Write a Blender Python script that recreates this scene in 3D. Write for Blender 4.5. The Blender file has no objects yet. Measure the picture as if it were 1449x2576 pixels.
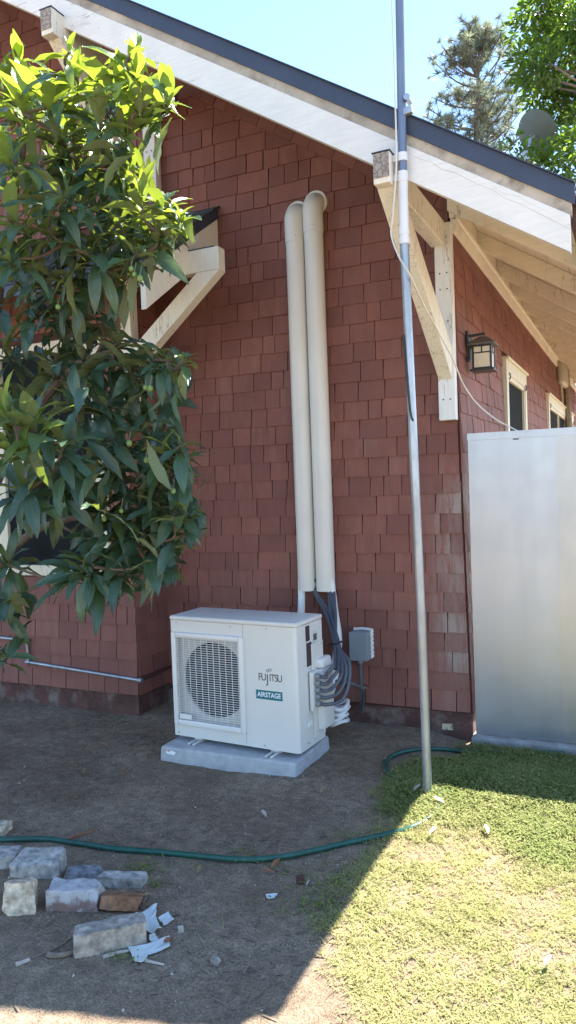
import bpy, bmesh, math, random
import numpy as np
from mathutils import Vector, Matrix, noise as mnoise
R_ = math.radians
random.seed(7); rng = np.random.default_rng(7)
S = bpy.context.scene
COL = S.collection

# ------------------------------------------------------------------ camera
W_, H_, F_ = 1449., 2576., 1885.
CAMP = np.array([0., -4.835, 1.65])
def nz(v): return v/np.linalg.norm(v)
_ax = -nz(np.array([-3300-W_/2, 1370-H_/2, F_])); _ay = nz(np.array([1606-W_/2, 1190-H_/2, F_]))
_ay = nz(_ay-np.dot(_ay, _ax)*_ax); _az = np.cross(_ax, _ay)
ROT = np.stack([_ax, _ay, _az])              # world = ROT @ (right, down, forward)
cam_d = bpy.data.cameras.new('camera'); cam = bpy.data.objects.new('camera', cam_d); COL.objects.link(cam)
cam_d.sensor_fit = 'VERTICAL'; cam_d.sensor_height = 36.; cam_d.lens = F_/H_*36.
cam_d.clip_start = .05; cam_d.clip_end = 2000
_r, _u, _b = ROT@np.array([1, 0, 0]), ROT@np.array([0, -1, 0]), ROT@np.array([0, 0, -1])
cam.matrix_world = Matrix([[_r[i], _u[i], _b[i], CAMP[i]] for i in range(3)]+[[0, 0, 0, 1]])
S.camera = cam
def ray(x, y): return ROT@np.array([x-W_/2, y-H_/2, F_])
def onY(x, y, Y): r = ray(x, y); return Vector(CAMP+r*(Y-CAMP[1])/r[1])
def onX(x, y, X): r = ray(x, y); return Vector(CAMP+r*(X-CAMP[0])/r[0])
def onZ(x, y, Z=0.): r = ray(x, y); return Vector(CAMP+r*(Z-CAMP[2])/r[2])

def pix(p):
    c = ROT.T@(np.array(p)-CAMP); return W_/2+F_*c[0]/c[2], H_/2+F_*c[1]/c[2]

# ------------------------------------------------------------------ light
SUN = Vector((.30, .59, 1.)).normalized()
world = bpy.data.worlds.new('World'); S.world = world; world.use_nodes = True
nt = world.node_tree; nt.nodes.clear()
sky = nt.nodes.new('ShaderNodeTexSky'); sky.sky_type = 'NISHITA'; sky.sun_disc = False
sky.sun_elevation = math.asin(SUN.z); sky.sun_rotation = math.atan2(SUN.x, SUN.y)
sky.air_density = 1.0; sky.dust_density = .05; sky.ozone_density = 3.6; sky.altitude = 50
bg = nt.nodes.new('ShaderNodeBackground'); bg.inputs[1].default_value = .105
wo = nt.nodes.new('ShaderNodeOutputWorld'); nt.links.new(sky.outputs[0], bg.inputs[0]); nt.links.new(bg.outputs[0], wo.inputs[0])
sl = bpy.data.lights.new('sun', 'SUN'); sl.energy = 5.0; sl.angle = R_(.53); sl.color = (1., .95, .87)
so = bpy.data.objects.new('sun', sl); COL.objects.link(so); so.rotation_euler = (-SUN).to_track_quat('-Z', 'Y').to_euler()
so.location = (3, 6, 12)
vs = S.view_settings; vs.view_transform = 'Standard'; vs.look = 'None'; vs.gamma = 1.; vs.use_curve_mapping = False
vs.exposure = 2.15
S.render.resolution_x = 576; S.render.resolution_y = 1024

# ------------------------------------------------------------------ materials
class NT:
    def __init__(s, name):
        s.m = bpy.data.materials.new(name); s.m.use_nodes = True
        s.t = s.m.node_tree; s.b = s.t.nodes['Principled BSDF']; s.o = s.t.nodes['Material Output']
        s.geo = s.t.nodes.new('ShaderNodeNewGeometry')
    def n(s, kind, **kw):
        nd = s.t.nodes.new('ShaderNode'+kind)
        for k, v in kw.items(): setattr(nd, k, v)
        return nd
    def l(s, a, b): s.t.links.new(a, b)
    def pos(s, sc=(1, 1, 1), rot=(0, 0, 0)):
        mp = s.n('Mapping'); mp.inputs['Scale'].default_value = sc; mp.inputs['Rotation'].default_value = rot
        s.l(s.geo.outputs['Position'], mp.inputs['Vector']); return mp.outputs[0]
    def noise(s, scale, vec=None, detail=4., rough=.55, dist=0.):
        nd = s.n('TexNoise'); nd.inputs['Scale'].default_value = scale; nd.inputs['Detail'].default_value = detail
        nd.inputs['Roughness'].default_value = rough; nd.inputs['Distortion'].default_value = dist
        s.l(vec if vec is not None else s.geo.outputs['Position'], nd.inputs['Vector']); return nd.outputs[0]
    def ramp(s, fac, stops):
        r = s.n('ValToRGB'); e = r.color_ramp.elements
        while len(e) < len(stops): e.new(.5)
        for i, (p, c) in enumerate(stops):
            e[i].position = p; e[i].color = (c, c, c, 1) if not hasattr(c, '__len__') else (*c, 1)
        s.l(fac, r.inputs[0]); return r.outputs[0]
    def mix(s, fac, a, b, mode='MIX'):
        m = s.n('MixRGB', blend_type=mode)
        for i, v in ((0, fac), (1, a), (2, b)):
            if hasattr(v, 'is_output'): s.l(v, m.inputs[i])
            elif i == 0: m.inputs[0].default_value = v
            else: m.inputs[i].default_value = (*v, 1) if hasattr(v, '__len__') else (v, v, v, 1)
        return m.outputs[0]
    def math(s, op, a, b=0., c=None):
        m = s.n('Math', operation=op)
        for i, v in enumerate((a, b) if c is None else (a, b, c)):
            if hasattr(v, 'is_output'): s.l(v, m.inputs[i])
            else: m.inputs[i].default_value = v
        return m.outputs[0]
    def bump(s, h, st=.3, d=.01, prev=None):
        b = s.n('Bump'); b.inputs['Strength'].default_value = st; b.inputs['Distance'].default_value = d
        s.l(h, b.inputs['Height'])
        if prev is not None: s.l(prev, b.inputs['Normal'])
        return b.outputs[0]
    def set(s, **kw):
        for k, v in kw.items():
            i = s.b.inputs[{'col': 'Base Color', 'rough': 'Roughness', 'metal': 'Metallic', 'nrm': 'Normal', 'spec': 'Specular IOR Level', 'coat': 'Coat Weight', 'alpha': 'Alpha', 'trans': 'Transmission Weight'}[k]]
            if hasattr(v, 'is_output'): s.l(v, i)
            else: i.default_value = (*v, 1) if hasattr(v, '__len__') else v
        return s.m
MAT = {}
def simple(name, col, rough=.6, metal=0., var=.12, vs=6., bump=.15, bs=60., st=(1, 1, 1), dirt=None, dirt_amt=.5, dirt_scale=5., rvar=.1, spec=.5):
    t = NT(name); v = t.pos(st)
    n1 = t.noise(vs, v, 5.); f = t.ramp(n1, [(.3, 1-var), (.7, 1+var)])
    c = t.mix(1., col, f, 'MULTIPLY')
    if dirt:
        d = t.ramp(t.noise(dirt_scale, v, 6., .65), [(.5, 0.), (.72, dirt_amt)]); c = t.mix(d, c, dirt)
    fn = t.noise(bs, v, 3.)
    rr = t.ramp(fn, [(.3, max(rough-rvar, .05)), (.7, min(rough+rvar, 1))])
    MAT[name] = t.set(col=c, rough=rr, metal=metal, spec=spec, nrm=t.bump(fn, bump, .004)); return MAT[name]

def shingle_mat(name, base, worn=None, worn_lo=.5, worn_hi=.7):
    t = NT(name); inf = t.n('ObjectInfo'); at = t.n('Attribute'); at.attribute_name = 'tint'
    rnd = t.math('FRACT', t.math('ADD', inf.outputs['Random'], at.outputs['Fac']))
    vv = t.n('VectorMath', operation='ADD'); cmb = t.n('CombineXYZ'); r9 = t.math('MULTIPLY', rnd, 37.)
    t.l(r9, cmb.inputs[0]); t.l(r9, cmb.inputs[2])
    t.l(t.geo.outputs['Position'], vv.inputs[0]); t.l(cmb.outputs[0], vv.inputs[1])
    mp = t.n('Mapping'); mp.inputs['Scale'].default_value = (1, 1, .09); t.l(vv.outputs[0], mp.inputs['Vector'])
    grain = t.noise(130., mp.outputs[0], 4., .6, .3)
    blot = t.noise(2.2, None, 4., .6)
    streak = t.noise(16., mp.outputs[0], 4., .6)
    c = t.mix(t.ramp(rnd, [(0., 0.), (1., 1.)]), [x*.88 for x in base], [base[0]*1.16, base[1]*1.18, base[2]*1.12])
    c = t.mix(1., c, t.ramp(grain, [(.3, .86), (.7, 1.1)]), 'MULTIPLY')
    c = t.mix(1., c, t.ramp(blot, [(.3, .84), (.72, 1.14)]), 'MULTIPLY')
    fade = t.math('MULTIPLY', t.ramp(streak, [(.5, 0.), (.76, .5)]), t.ramp(rnd, [(.1, .15), (.9, 1.)]))
    c = t.mix(fade, c, (base[0]*1.25+.02, base[1]*1.7+.02, base[2]*1.7+.02))
    dk = t.math('MULTIPLY', t.ramp(t.noise(9., mp.outputs[0], 5., .65), [(.56, 0.), (.78, .5)]), t.ramp(t.noise(1.3, None, 2.), [(.42, 0.), (.6, 1.)]))
    c = t.mix(dk, c, [x*.45 for x in base])
    sw_ = t.n('SeparateXYZ'); t.l(t.geo.outputs['Position'], sw_.inputs[0])
    near = t.math('MULTIPLY', t.ramp(t.math('ADD', sw_.outputs[0], 2.), [(.72, 0.), (.86, 1.)]), t.math('MULTIPLY', t.ramp(sw_.outputs[2], [(.25, .35), (.5, 1.)]), t.ramp(t.math('MULTIPLY', sw_.outputs[2], .5), [(.80, 1.), (.90, 0.)])))
    near = t.math('MULTIPLY', near, t.ramp(rnd, [(.35, .35), (.75, 1.)]))
    pw = t.ramp(t.math('ADD', t.math('MULTIPLY', t.noise(34., mp.outputs[0], 6., .75), .6), t.math('MULTIPLY', t.noise(5., t.pos((1, 1, .5)), 5., .7), .5)), [(.46, 0.), (.62, .9)])
    c = t.mix(t.math('MULTIPLY', near, pw), c, (.33, .26, .22))
    spots = t.math('MULTIPLY', t.ramp(t.noise(26., None, 6., .75), [(.70, 0.), (.74, .45)]), t.ramp(t.noise(1.1, None, 2.), [(.45, 0.), (.6, 1.)]))
    c = t.mix(spots, c, (.33, .24, .21))
    if worn:
        w = t.ramp(t.noise(28., mp.outputs[0], 5., .7), [(worn_lo-.08, 0.), (worn_hi-.08, .9)]); c = t.mix(w, c, worn)
    fine = t.noise(320., None, 2.)
    h = t.math('ADD', t.math('MULTIPLY', grain, .8), t.math('MULTIPLY', fine, .35))
    MAT[name] = t.set(col=c, rough=t.ramp(grain, [(.3, .62), (.7, .85)]), nrm=t.bump(h, .55, .006)); return MAT[name]
RED = (.215, .080, .061)
shingle_mat('red_shingle', RED)
shingle_mat('worn_shingle', RED, (.30, .235, .20), .46, .74)
simple('wall_back', (.075, .025, .022), .9)
simple('foundation', (.10, .045, .036), .9, var=.3, vs=9, bump=.5, bs=70, dirt=(.24, .20, .17), dirt_amt=.8, dirt_scale=6.)
def paint(name, col, wood=(.42, .36, .30), crack=.0, rough=.5, grain=(3, 3, 3)):
    t = NT(name); n1 = t.noise(3.5, None, 5.); c = t.mix(1., col, t.ramp(n1, [(.3, .94), (.7, 1.03)]), 'MULTIPLY')
    g = t.noise(22., t.pos(grain), 5., .6)
    c = t.mix(t.ramp(t.noise(11., None, 7., .7), [(.66, 0.), (.72, crack)]), c, wood)
    c = t.mix(t.ramp(t.noise(7., t.pos((1, 1, .3)), 5.), [(.55, 0.), (.8, .3)]), c, [x*.72 for x in col])
    cn = t.noise(1.6, t.pos((.7, 6., 9.) if name == 'barge_paint' else (7., 7., .8), (0, R_(32.5) if name == 'barge_paint' else 0, 0)), 5., .6)
    ck = t.math('MULTIPLY', t.ramp(t.math('ABSOLUTE', t.math('SUBTRACT', cn, .5)), [(.003, 1.), (.007, 0.)]), t.ramp(t.noise(1.3, None, 2.), [(.52, 0.), (.60, .75)]))
    c = t.mix(ck, c, (.20, .15, .11))
    gl = t.noise(60., t.pos((.12, .12, 1.), (0, R_(32.5) if name == 'barge_paint' else 0, 0)) if name in ('barge_paint', 'soffit_paint') else t.pos((1., 1., .1)), 4.)
    c = t.mix(1., c, t.ramp(gl, [(.3, .93), (.7, 1.04)]), 'MULTIPLY')
    MAT[name] = t.set(col=c, rough=rough, nrm=t.bump(gl, .3, .003, t.bump(g, .25, .004))); return MAT[name]
paint('white_paint', (.78, .77, .73), crack=.5)
paint('barge_paint', (.79, .76, .69), crack=.5)
paint('cream_paint', (.80, .74, .60), crack=.25)
paint('soffit_paint', (.80, .71, .56), crack=.25)
paint('window_paint', (.66, .60, .44), crack=.1)
simple('weathered_wood', (.44, .38, .30), .85, var=.25, vs=5, st=(1, 1, 1), bump=.6, bs=60, dirt=(.16, .13, .10), dirt_amt=.8, dirt_scale=9.)
def end_mat():
    t = NT('end_grain'); vo = t.n('TexVoronoi', feature='DISTANCE_TO_EDGE'); vo.inputs['Scale'].default_value = 34.; dv = t.n('VectorMath', operation='MULTIPLY_ADD'); nd_ = t.n('TexNoise'); nd_.inputs['Scale'].default_value = 30.; t.l(t.geo.outputs['Position'], nd_.inputs['Vector']); t.l(nd_.outputs[1], dv.inputs[0]); dv.inputs[1].default_value = (.05, .05, .05); t.l(t.geo.outputs['Position'], dv.inputs[2]); t.l(dv.outputs[0], vo.inputs['Vector'])
    c = t.mix(t.noise(40., None, 5.), (.27, .22, .18), (.46, .40, .35)); c = t.mix(t.ramp(vo.outputs['Distance'], [(.01, .6), (.05, 0.)]), c, (.09, .07, .06))
    MAT['end_grain'] = t.set(col=c, rough=.95, nrm=t.bump(t.ramp(vo.outputs['Distance'], [(.0, 0.), (.1, 1.)]), .8, .006))
end_mat()
simple('roof_metal', (.040, .052, .085), .5, var=.1, bump=.1)
simple('roof_shingle', (.045, .05, .058), .9, var=.35, vs=60, bump=.7, bs=200)
simple('brown_wood', (.07, .032, .024), .8, var=.3, st=(1, 1, 1))
simple('concrete', (.42, .425, .43), .85, var=.14, vs=14, bump=.4, bs=160, dirt=(.27, .25, .23), dirt_amt=.5, dirt_scale=10)
simple('kerb_concrete', (.34, .33, .31), .9, var=.25, vs=10, bump=.5, bs=120, dirt=(.12, .10, .085), dirt_amt=.7, dirt_scale=7)
simple('ac_shell', (.69, .67, .62), .42, var=.03, vs=3, bump=.03, bs=250)
simple('ac_grey', (.60, .59, .56), .45, var=.03, bump=.02)
simple('ac_grille', (.74, .72, .68), .4, var=.03, bump=.02)
simple('fan_dark', (.018, .022, .028), .45, var=.2, bump=.05)
simple('coil_grey', (.10, .105, .11), .5, var=.2)
simple('label_brown', (.055, .035, .035), .5, var=.2, vs=60)
simple('ink', (.045, .043, .042), .5, var=.02)
simple('teal', (.012, .16, .19), .4, var=.02, bump=0)
simple('print_white', (.85, .85, .85), .4, var=.01, bump=0)
simple('red_print', (.6, .05, .04), .5)
simple('pvc_cream', (.69, .66, .59), .38, var=.04, vs=3, bump=.04, bs=120)
simple('pvc_white', (.72, .72, .71), .4, var=.05, bump=.04)
simple('white_foam', (.78, .79, .78), .6, var=.05, bump=.2, bs=60)
simple('flex_grey', (.085, .095, .115), .45, var=.1, bump=.05)
simple('fitting_grey', (.24, .25, .26), .4, var=.1, bump=.05)
simple('box_grey', (.23, .26, .28), .45, metal=.0, var=.06, bump=.08)
simple('caulk', (.75, .75, .73), .6, bump=.5, bs=50)
simple('galv', (.38, .40, .42), .42, metal=.75, var=.18, vs=14, bump=.15, bs=90, st=(1, 1, .25), dirt=(.20, .18, .16), dirt_amt=.6)
simple('galv_blue', (.16, .20, .27), .42, metal=.45, var=.15, vs=10, bump=.1, bs=90, st=(1, 1, .2), dirt=(.35, .35, .36), dirt_amt=.5, dirt_scale=9)
simple('steel_bolt', (.45, .45, .44), .35, metal=.9)
simple('black_metal', (.018, .017, .016), .5, var=.3, bump=.3, bs=120)
simple('lamp_roof', (.10, .085, .07), .6, var=.2)
simple('lamp_glass', (.62, .52, .36), .35, var=.1, vs=12)
simple('screen_dark', (.014, .016, .016), .85, var=.2, spec=.08)
simple('beige_plastic', (.42, .38, .29), .5)
simple('cable_white', (.70, .66, .58), .5)
simple('cable_black', (.02, .02, .022), .5)
simple('dish_grey', (.10, .115, .09), .6, var=.08)
simple('hose_green', (.012, .085, .058), .38, var=.18, vs=30, bump=.1, bs=200, dirt=(.10, .12, .09), dirt_amt=.35, dirt_scale=25)
simple('bark', (.13, .095, .07), .9, var=.3, vs=20, bump=.8, bs=40)
simple('bark_pale', (.22, .18, .14), .9, var=.3, vs=20, bump=.8, bs=40)
simple('pine_bark', (.12, .09, .08), .9, var=.3, vs=4)
simple('fruit_green', (.16, .24, .06), .45, var=.1)
simple('stone_grey', (.40, .365, .31), .9, var=.5, vs=34, bump=1., bs=55, dirt=(.17, .17, .17), dirt_amt=.9, dirt_scale=14)
simple('stone_blue', (.19, .195, .195), .9, var=.5, vs=34, bump=1., bs=55, dirt=(.36, .37, .38), dirt_amt=.9, dirt_scale=16)
simple('stone_cream', (.56, .45, .31), .9, var=.5, vs=34, bump=1., bs=60, dirt=(.20, .15, .11), dirt_amt=.8, dirt_scale=15)
simple('stone_tan', (.36, .30, .235), .9, var=.5, vs=34, bump=1., bs=55, dirt=(.17, .145, .12), dirt_amt=.85, dirt_scale=14)
simple('stone_rust', (.26, .12, .055), .9, var=.5, vs=34, bump=.8, bs=60, dirt=(.34, .30, .25), dirt_amt=.8, dirt_scale=9)
def brick_mat():
    t = NT('brick_mortar'); sp = t.n('SeparateXYZ'); tc = t.n('TexCoord'); t.l(tc.outputs['Object'], sp.inputs[0])
    w = t.math('ADD', sp.outputs[2], t.math('MULTIPLY', t.math('SUBTRACT', t.noise(14., None, 6., .7), .5), .14))
    f = t.ramp(w, [(.0, 0.), (.022, 1.)])
    c = t.mix(t.noise(22., None, 5.), (.20, .13, .115), (.29, .185, .16))
    sp2 = t.ramp(t.noise(11., None, 6., .7), [(.52, 0.), (.60, .85)])
    f = t.mix(1., t.math('MULTIPLY', f, t.ramp(t.noise(26., None, 6., .75), [(.38, .35), (.5, 1.)])), sp2, 'LIGHTEN')
    c = t.mix(f, c, t.mix(t.noise(30., None, 5.), (.36, .34, .32), (.60, .57, .54)))
    MAT['brick_mortar'] = t.set(col=c, rough=.95, nrm=t.bump(t.noise(60., None, 5., .7), .9, .006))
brick_mat()
simple('paint_shard', (.60, .64, .60), .55, var=.06, bump=.1)
simple('dry_leaf', (.30, .19, .10), .75, var=.35, vs=20, bump=.3)
simple('dry_leaf_rust', (.25, .10, .045), .7, var=.3, vs=20, bump=.3)
simple('twig', (.20, .155, .11), .85, var=.3, vs=30, bump=.4)
simple('pale_wood', (.42, .37, .30), .85, var=.2, vs=30, bump=.4)
simple('chip_white', (.40, .37, .33), .8, var=.4, vs=9)
def panel_mat(name, col, rough):
    t = NT(name); a = t.noise(5., t.pos((1, 1, .12)), 5., .6); b = t.noise(3., None, 6., .6); s = t.noise(60., t.pos((1, 1, .05)), 3.)
    c = t.mix(1., col, t.ramp(a, [(.3, .94), (.7, 1.05)]), 'MULTIPLY')
    c = t.mix(t.ramp(t.noise(38., None, 6., .7), [(.78, 0.), (.82, .4)]), c, (.25, .24, .22))
    r = t.math('ADD', t.ramp(b, [(.3, rough-.05), (.7, rough+.07)]), t.math('MULTIPLY', s, .06))
    MAT[name] = t.set(col=c, metal=.85, rough=r, nrm=t.bump(t.noise(2.3, t.pos((1, 1, .6)), 3.), .22, .02, t.bump(s, .05, .002)))
panel_mat('panel_metal', (.43, .44, .465), .35); panel_mat('panel_metal_warm', (.45, .44, .425), .37)
def ground_mat():
    t = NT('dirt'); n1 = t.noise(2.1, None, 6., .6); n2 = t.noise(16., None, 6., .7); n3 = t.noise(120., None, 4., .7); n4 = t.noise(420., None, 2.)
    c = t.mix(t.ramp(n1, [(.3, 0.), (.7, 1.)]), (.25, .175, .115), (.40, .30, .205))
    c = t.mix(1., c, t.ramp(n2, [(.3, .60), (.72, 1.25)]), 'MULTIPLY')
    c = t.mix(1., c, t.ramp(n3, [(.3, .45), (.7, 1.4)]), 'MULTIPLY')
    vo = t.n('TexVoronoi'); vo.inputs['Scale'].default_value = 160.; t.l(t.geo.outputs['Position'], vo.inputs['Vector'])
    sepc = t.n('SeparateColor'); t.l(vo.outputs['Color'], sepc.inputs[0])
    peb = t.math('MULTIPLY', t.ramp(vo.outputs['Distance'], [(.22, 1.), (.34, 0.)]), t.ramp(sepc.outputs[0], [(.88, 0.), (.92, 1.)]))
    c = t.mix(peb, c, t.mix(sepc.outputs[1], (.24, .21, .18), (.44, .41, .37)))
    # dry, paler soil under the lawn
    sx = t.n('SeparateXYZ'); t.l(t.geo.outputs['Position'], sx.inputs[0])
    e = t.math('ADD', sx.outputs[0], t.math('MULTIPLY', t.noise(2.5, None, 4.), .35))
    lw = t.ramp(t.math('ADD', e, 2.), [(1.24, 0.), (1.45, 1.)])
    c = t.mix(lw, c, t.mix(n2, (.31, .245, .16), (.48, .39, .27)))
    h = t.math('ADD', t.math('ADD', t.math('MULTIPLY', n3, .5), t.math('MULTIPLY', n2, .8)), t.math('MULTIPLY', peb, .35))
    MAT['dirt'] = t.set(col=c, rough=.95, spec=.2, nrm=t.bump(h, 1., .018, t.bump(n4, .6, .004)))
ground_mat()
def leaf_mat(name, dark, mid, bright, under, trans, tfac, rough=.34, veins=True, spec=.5):
    """tint attribute 0..1 runs dark -> bright; on the loquat, new growth and painted-in sunlight"""
    t = NT(name); at = t.n('Attribute'); at.attribute_name = 'tint'; inf = t.n('ObjectInfo')
    tint = at.outputs['Fac']
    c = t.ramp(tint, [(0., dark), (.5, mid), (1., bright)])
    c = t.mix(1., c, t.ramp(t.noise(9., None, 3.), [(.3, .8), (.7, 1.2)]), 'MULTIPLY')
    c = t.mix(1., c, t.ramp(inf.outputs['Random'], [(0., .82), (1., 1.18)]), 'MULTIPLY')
    nrm = None
    if veins:
        uv = t.n('UVMap'); sp = t.n('SeparateXYZ'); t.l(uv.outputs[0], sp.inputs[0])
        av = t.math('ABSOLUTE', t.math('SUBTRACT', sp.outputs[1], .5))
        ph = t.math('SUBTRACT', t.math('MULTIPLY', sp.outputs[0], 15.), t.math('MULTIPLY', av, 7.))
        wv = t.math('ABSOLUTE', t.math('SUBTRACT', t.math('FRACT', ph), .5))
        vein = t.ramp(wv, [(.0, 1.), (.12, 0.)]); midr = t.ramp(av, [(.012, 1.), (.03, 0.)])
        vv = t.mix(1., vein, midr, 'LIGHTEN')
        c = t.mix(t.math('MULTIPLY', vv, .35), c, t.mix(.5, c, (.25, .33, .12)))
        nrm = t.bump(wv, .55, .006)
    cu = t.mix(t.ramp(tint, [(.3, 0.), (1., .8)]), under, bright)
    c2 = t.mix(t.geo.outputs['Backfacing'], c, cu)
    t.set(col=c2, rough=t.mix(t.geo.outputs['Backfacing'], rough, .75), spec=spec)
    if nrm is not None: t.set(nrm=nrm)
    tr = t.n('BsdfTranslucent'); ct = t.mix(tint, [x*.55 for x in trans], trans); t.l(ct, tr.inputs[0])
    ms = t.n('MixShader'); t.l(t.ramp(tint, [(0., tfac*.45), (1., tfac*1.25)]), ms.inputs[0]); t.l(t.b.outputs[0], ms.inputs[1]); t.l(tr.outputs[0], ms.inputs[2]); t.l(ms.outputs[0], t.o.inputs[0])
    MAT[name] = t.m
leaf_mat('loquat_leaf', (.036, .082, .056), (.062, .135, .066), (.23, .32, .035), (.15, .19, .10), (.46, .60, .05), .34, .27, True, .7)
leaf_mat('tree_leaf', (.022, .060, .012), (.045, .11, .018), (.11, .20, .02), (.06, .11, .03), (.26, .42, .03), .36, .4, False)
leaf_mat('pine_needle', (.075, .105, .080), (.14, .175, .125), (.26, .28, .19), (.15, .18, .13), (.36, .42, .26), .42, .5, False)
leaf_mat('weed_leaf', (.055, .14, .020), (.16, .24, .030), (.52, .45, .22), (.16, .20, .05), (.40, .46, .07), .30, .7, False, .2)

# ------------------------------------------------------------------ builders
def link(o, parent=None, local=False):
    COL.objects.link(o)
    if parent is not None:
        o.parent = parent
        if not local: o.matrix_parent_inverse = WORLD_INV.get(parent.name, Matrix())
    return o
WORLD_INV = {}
def tag(o, label, cat, group=None):
    o['label'] = label; o['category'] = cat
    if group: o['group'] = group
    return o
def thing(name, label, cat, loc=(0, 0, 0), rz=0., group=None):
    o = bpy.data.objects.new(name, None); o.empty_display_size = .1; COL.objects.link(o)
    o.location = loc; o.rotation_euler = (0, 0, rz)
    WORLD_INV[o.name] = (Matrix.Translation(Vector(loc))@Matrix.Rotation(rz, 4, 'Z')).inverted()
    return tag(o, label, cat, group)
class MB:
    def __init__(s): s.v = []; s.f = []; s.uv = []; s.tint = []
    def add(s, vs, fs):
        b = len(s.v); s.v += [tuple(v) for v in vs]; s.f += [tuple(i+b for i in f) for f in fs]; return s
    def box(s, x0, x1, y0, y1, z0, z1):
        return s.add([(x0, y0, z0), (x1, y0, z0), (x1, y1, z0), (x0, y1, z0), (x0, y0, z1), (x1, y0, z1), (x1, y1, z1), (x0, y1, z1)],
                     [(3, 2, 1, 0), (4, 5, 6, 7), (0, 1, 5, 4), (1, 2, 6, 5), (2, 3, 7, 6), (3, 0, 4, 7)])
    def hexa(s, p):   # 8 points: bottom ring, top ring
        return s.add(p, [(3, 2, 1, 0), (4, 5, 6, 7), (0, 1, 5, 4), (1, 2, 6, 5), (2, 3, 7, 6), (3, 0, 4, 7)])
    def beam(s, p0, p1, w, h, side=(1, 0, 0)):
        p0, p1 = Vector(p0), Vector(p1); d = (p1-p0).normalized(); sx = Vector(side); sx = (sx-d*sx.dot(d)).normalized(); u = d.cross(sx)
        r = []
        for p in (p0, p1):
            r += [p-sx*w/2-u*h/2, p+sx*w/2-u*h/2, p+sx*w/2+u*h/2, p-sx*w/2+u*h/2]
        return s.hexa(r)
    def prism(s, poly, ext):   # poly: list of Vector, ext: Vector
        n = len(poly); ext = Vector(ext); a = [Vector(p) for p in poly]
        return s.add(a+[p+ext for p in a], [tuple(range(n))[::-1], tuple(range(n, 2*n))]+[(i, (i+1) % n, n+(i+1) % n, n+i) for i in range(n)])
    def tube(s, path, r, n=10, cap=True):
        P = [Vector(p) for p in path]; rs = r if hasattr(r, '__len__') else [r]*len(P)
        b = len(s.v); prev = None
        for i, p in enumerate(P):
            d = (P[min(i+1, len(P)-1)]-P[max(i-1, 0)]).normalized()
            if prev is None: a = d.orthogonal().normalized()
            else: a = (prev-d*prev.dot(d)).normalized()
            prev = a; c = d.cross(a)
            for k in range(n):
                t = 2*math.pi*k/n; s.v.append(tuple(p+(a*math.cos(t)+c*math.sin(t))*rs[i]))
        for i in range(len(P)-1):
            for k in range(n):
                s.f.append((b+i*n+k, b+i*n+(k+1) % n, b+(i+1)*n+(k+1) % n, b+(i+1)*n+k))
        if cap: s.f.append(tuple(b+k for k in range(n))[::-1]); s.f.append(tuple(b+(len(P)-1)*n+k for k in range(n)))
        return s
    def cyl(s, p0, p1, r, n=14): return s.tube([p0, p1], r, n)
    def mesh(s, name, mat):
        m = bpy.data.meshes.new(name); m.from_pydata(s.v, [], s.f)
        if mat: m.materials.append(MAT[mat])
        return m
    def build(s, name, mat, parent=None, bevel=0., smooth=False, local=False, seg=2):
        m = s.mesh(name, mat); bm = bmesh.new(); bm.from_mesh(m)
        bmesh.ops.recalc_face_normals(bm, faces=bm.faces)
        if bevel:
            es = [e for e in bm.edges if len(e.link_faces) == 2 and e.calc_face_angle(0) > .6]
            bmesh.ops.bevel(bm, geom=es, offset=bevel, segments=seg, affect='EDGES', profile=.5, clamp_overlap=True)
        bm.to_mesh(m); bm.free()
        if smooth:
            m.shade_smooth()
            m.set_sharp_from_angle(angle=R_(38))
        return link(bpy.data.objects.new(name, m), parent, local)
def spline(pts, n=8):
    P = [Vector(p) for p in pts]; out = []
    for i in range(len(P)-1):
        a, b, c, d = P[max(i-1, 0)], P[i], P[i+1], P[min(i+2, len(P)-1)]
        for k in range(n):
            t = k/n
            out.append(.5*((2*b)+(c-a)*t+(2*a-5*b+4*c-d)*t*t+(3*b-a-3*c+d)*t**3))
    return out+[P[-1]]
def struct(o): o['kind'] = 'structure'; return o
def stuff(o): o['kind'] = 'stuff'; return o

# ================================================================== ground
def sstep(a, b, x): t = min(1., max(0., (x-a)/(b-a))); return t*t*(3-2*t)
def ground_z(x, y):
    lawn = sstep(-1.35, -.85, x)*sstep(-.35, -1.0, y)
    z = .055*lawn*(1-.6*sstep(-1.6, -3.0, y)) - .045*sstep(-1.35, -1.0, x)*sstep(-.75, -.2, y)
    if -7 < x < 4 and -6 < y < 1:
        z += .022*(mnoise.noise(Vector((x*1.3, y*1.3, 3)))) + .010*mnoise.noise(Vector((x*5, y*5, 7))) + .005*mnoise.noise(Vector((x*16, y*16, 1)))
    return z
def axis(lo, hi, d, far):
    a = list(np.arange(lo, hi+1e-6, d)); k = d; p = hi
    while p < far: k *= 1.5; p += k; a.append(p)
    k = d; p = lo
    while p > -far: k *= 1.5; p -= k; a.insert(0, p)
    return a
gx = axis(-5., 1.4, .03, 400.); gy = axis(-4.6, .3, .03, 400.)
gv = [(x, y, ground_z(x, y)) for y in gy for x in gx]; nx = len(gx)
gf = [(j*nx+i, j*nx+i+1, (j+1)*nx+i+1, (j+1)*nx+i) for j in range(len(gy)-1) for i in range(nx-1)]
g = MB(); g.v, g.f = gv, gf; gm = g.mesh('ground', 'dirt'); gm.shade_smooth()
struct(link(bpy.data.objects.new('ground', gm)))
def gpt(px, py, dz=0.):
    p = onZ(px, py, 0.)
    for _ in range(3): p = onZ(px, py, ground_z(p.x, p.y))
    return Vector((p.x, p.y, ground_z(p.x, p.y)+dz))

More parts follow.
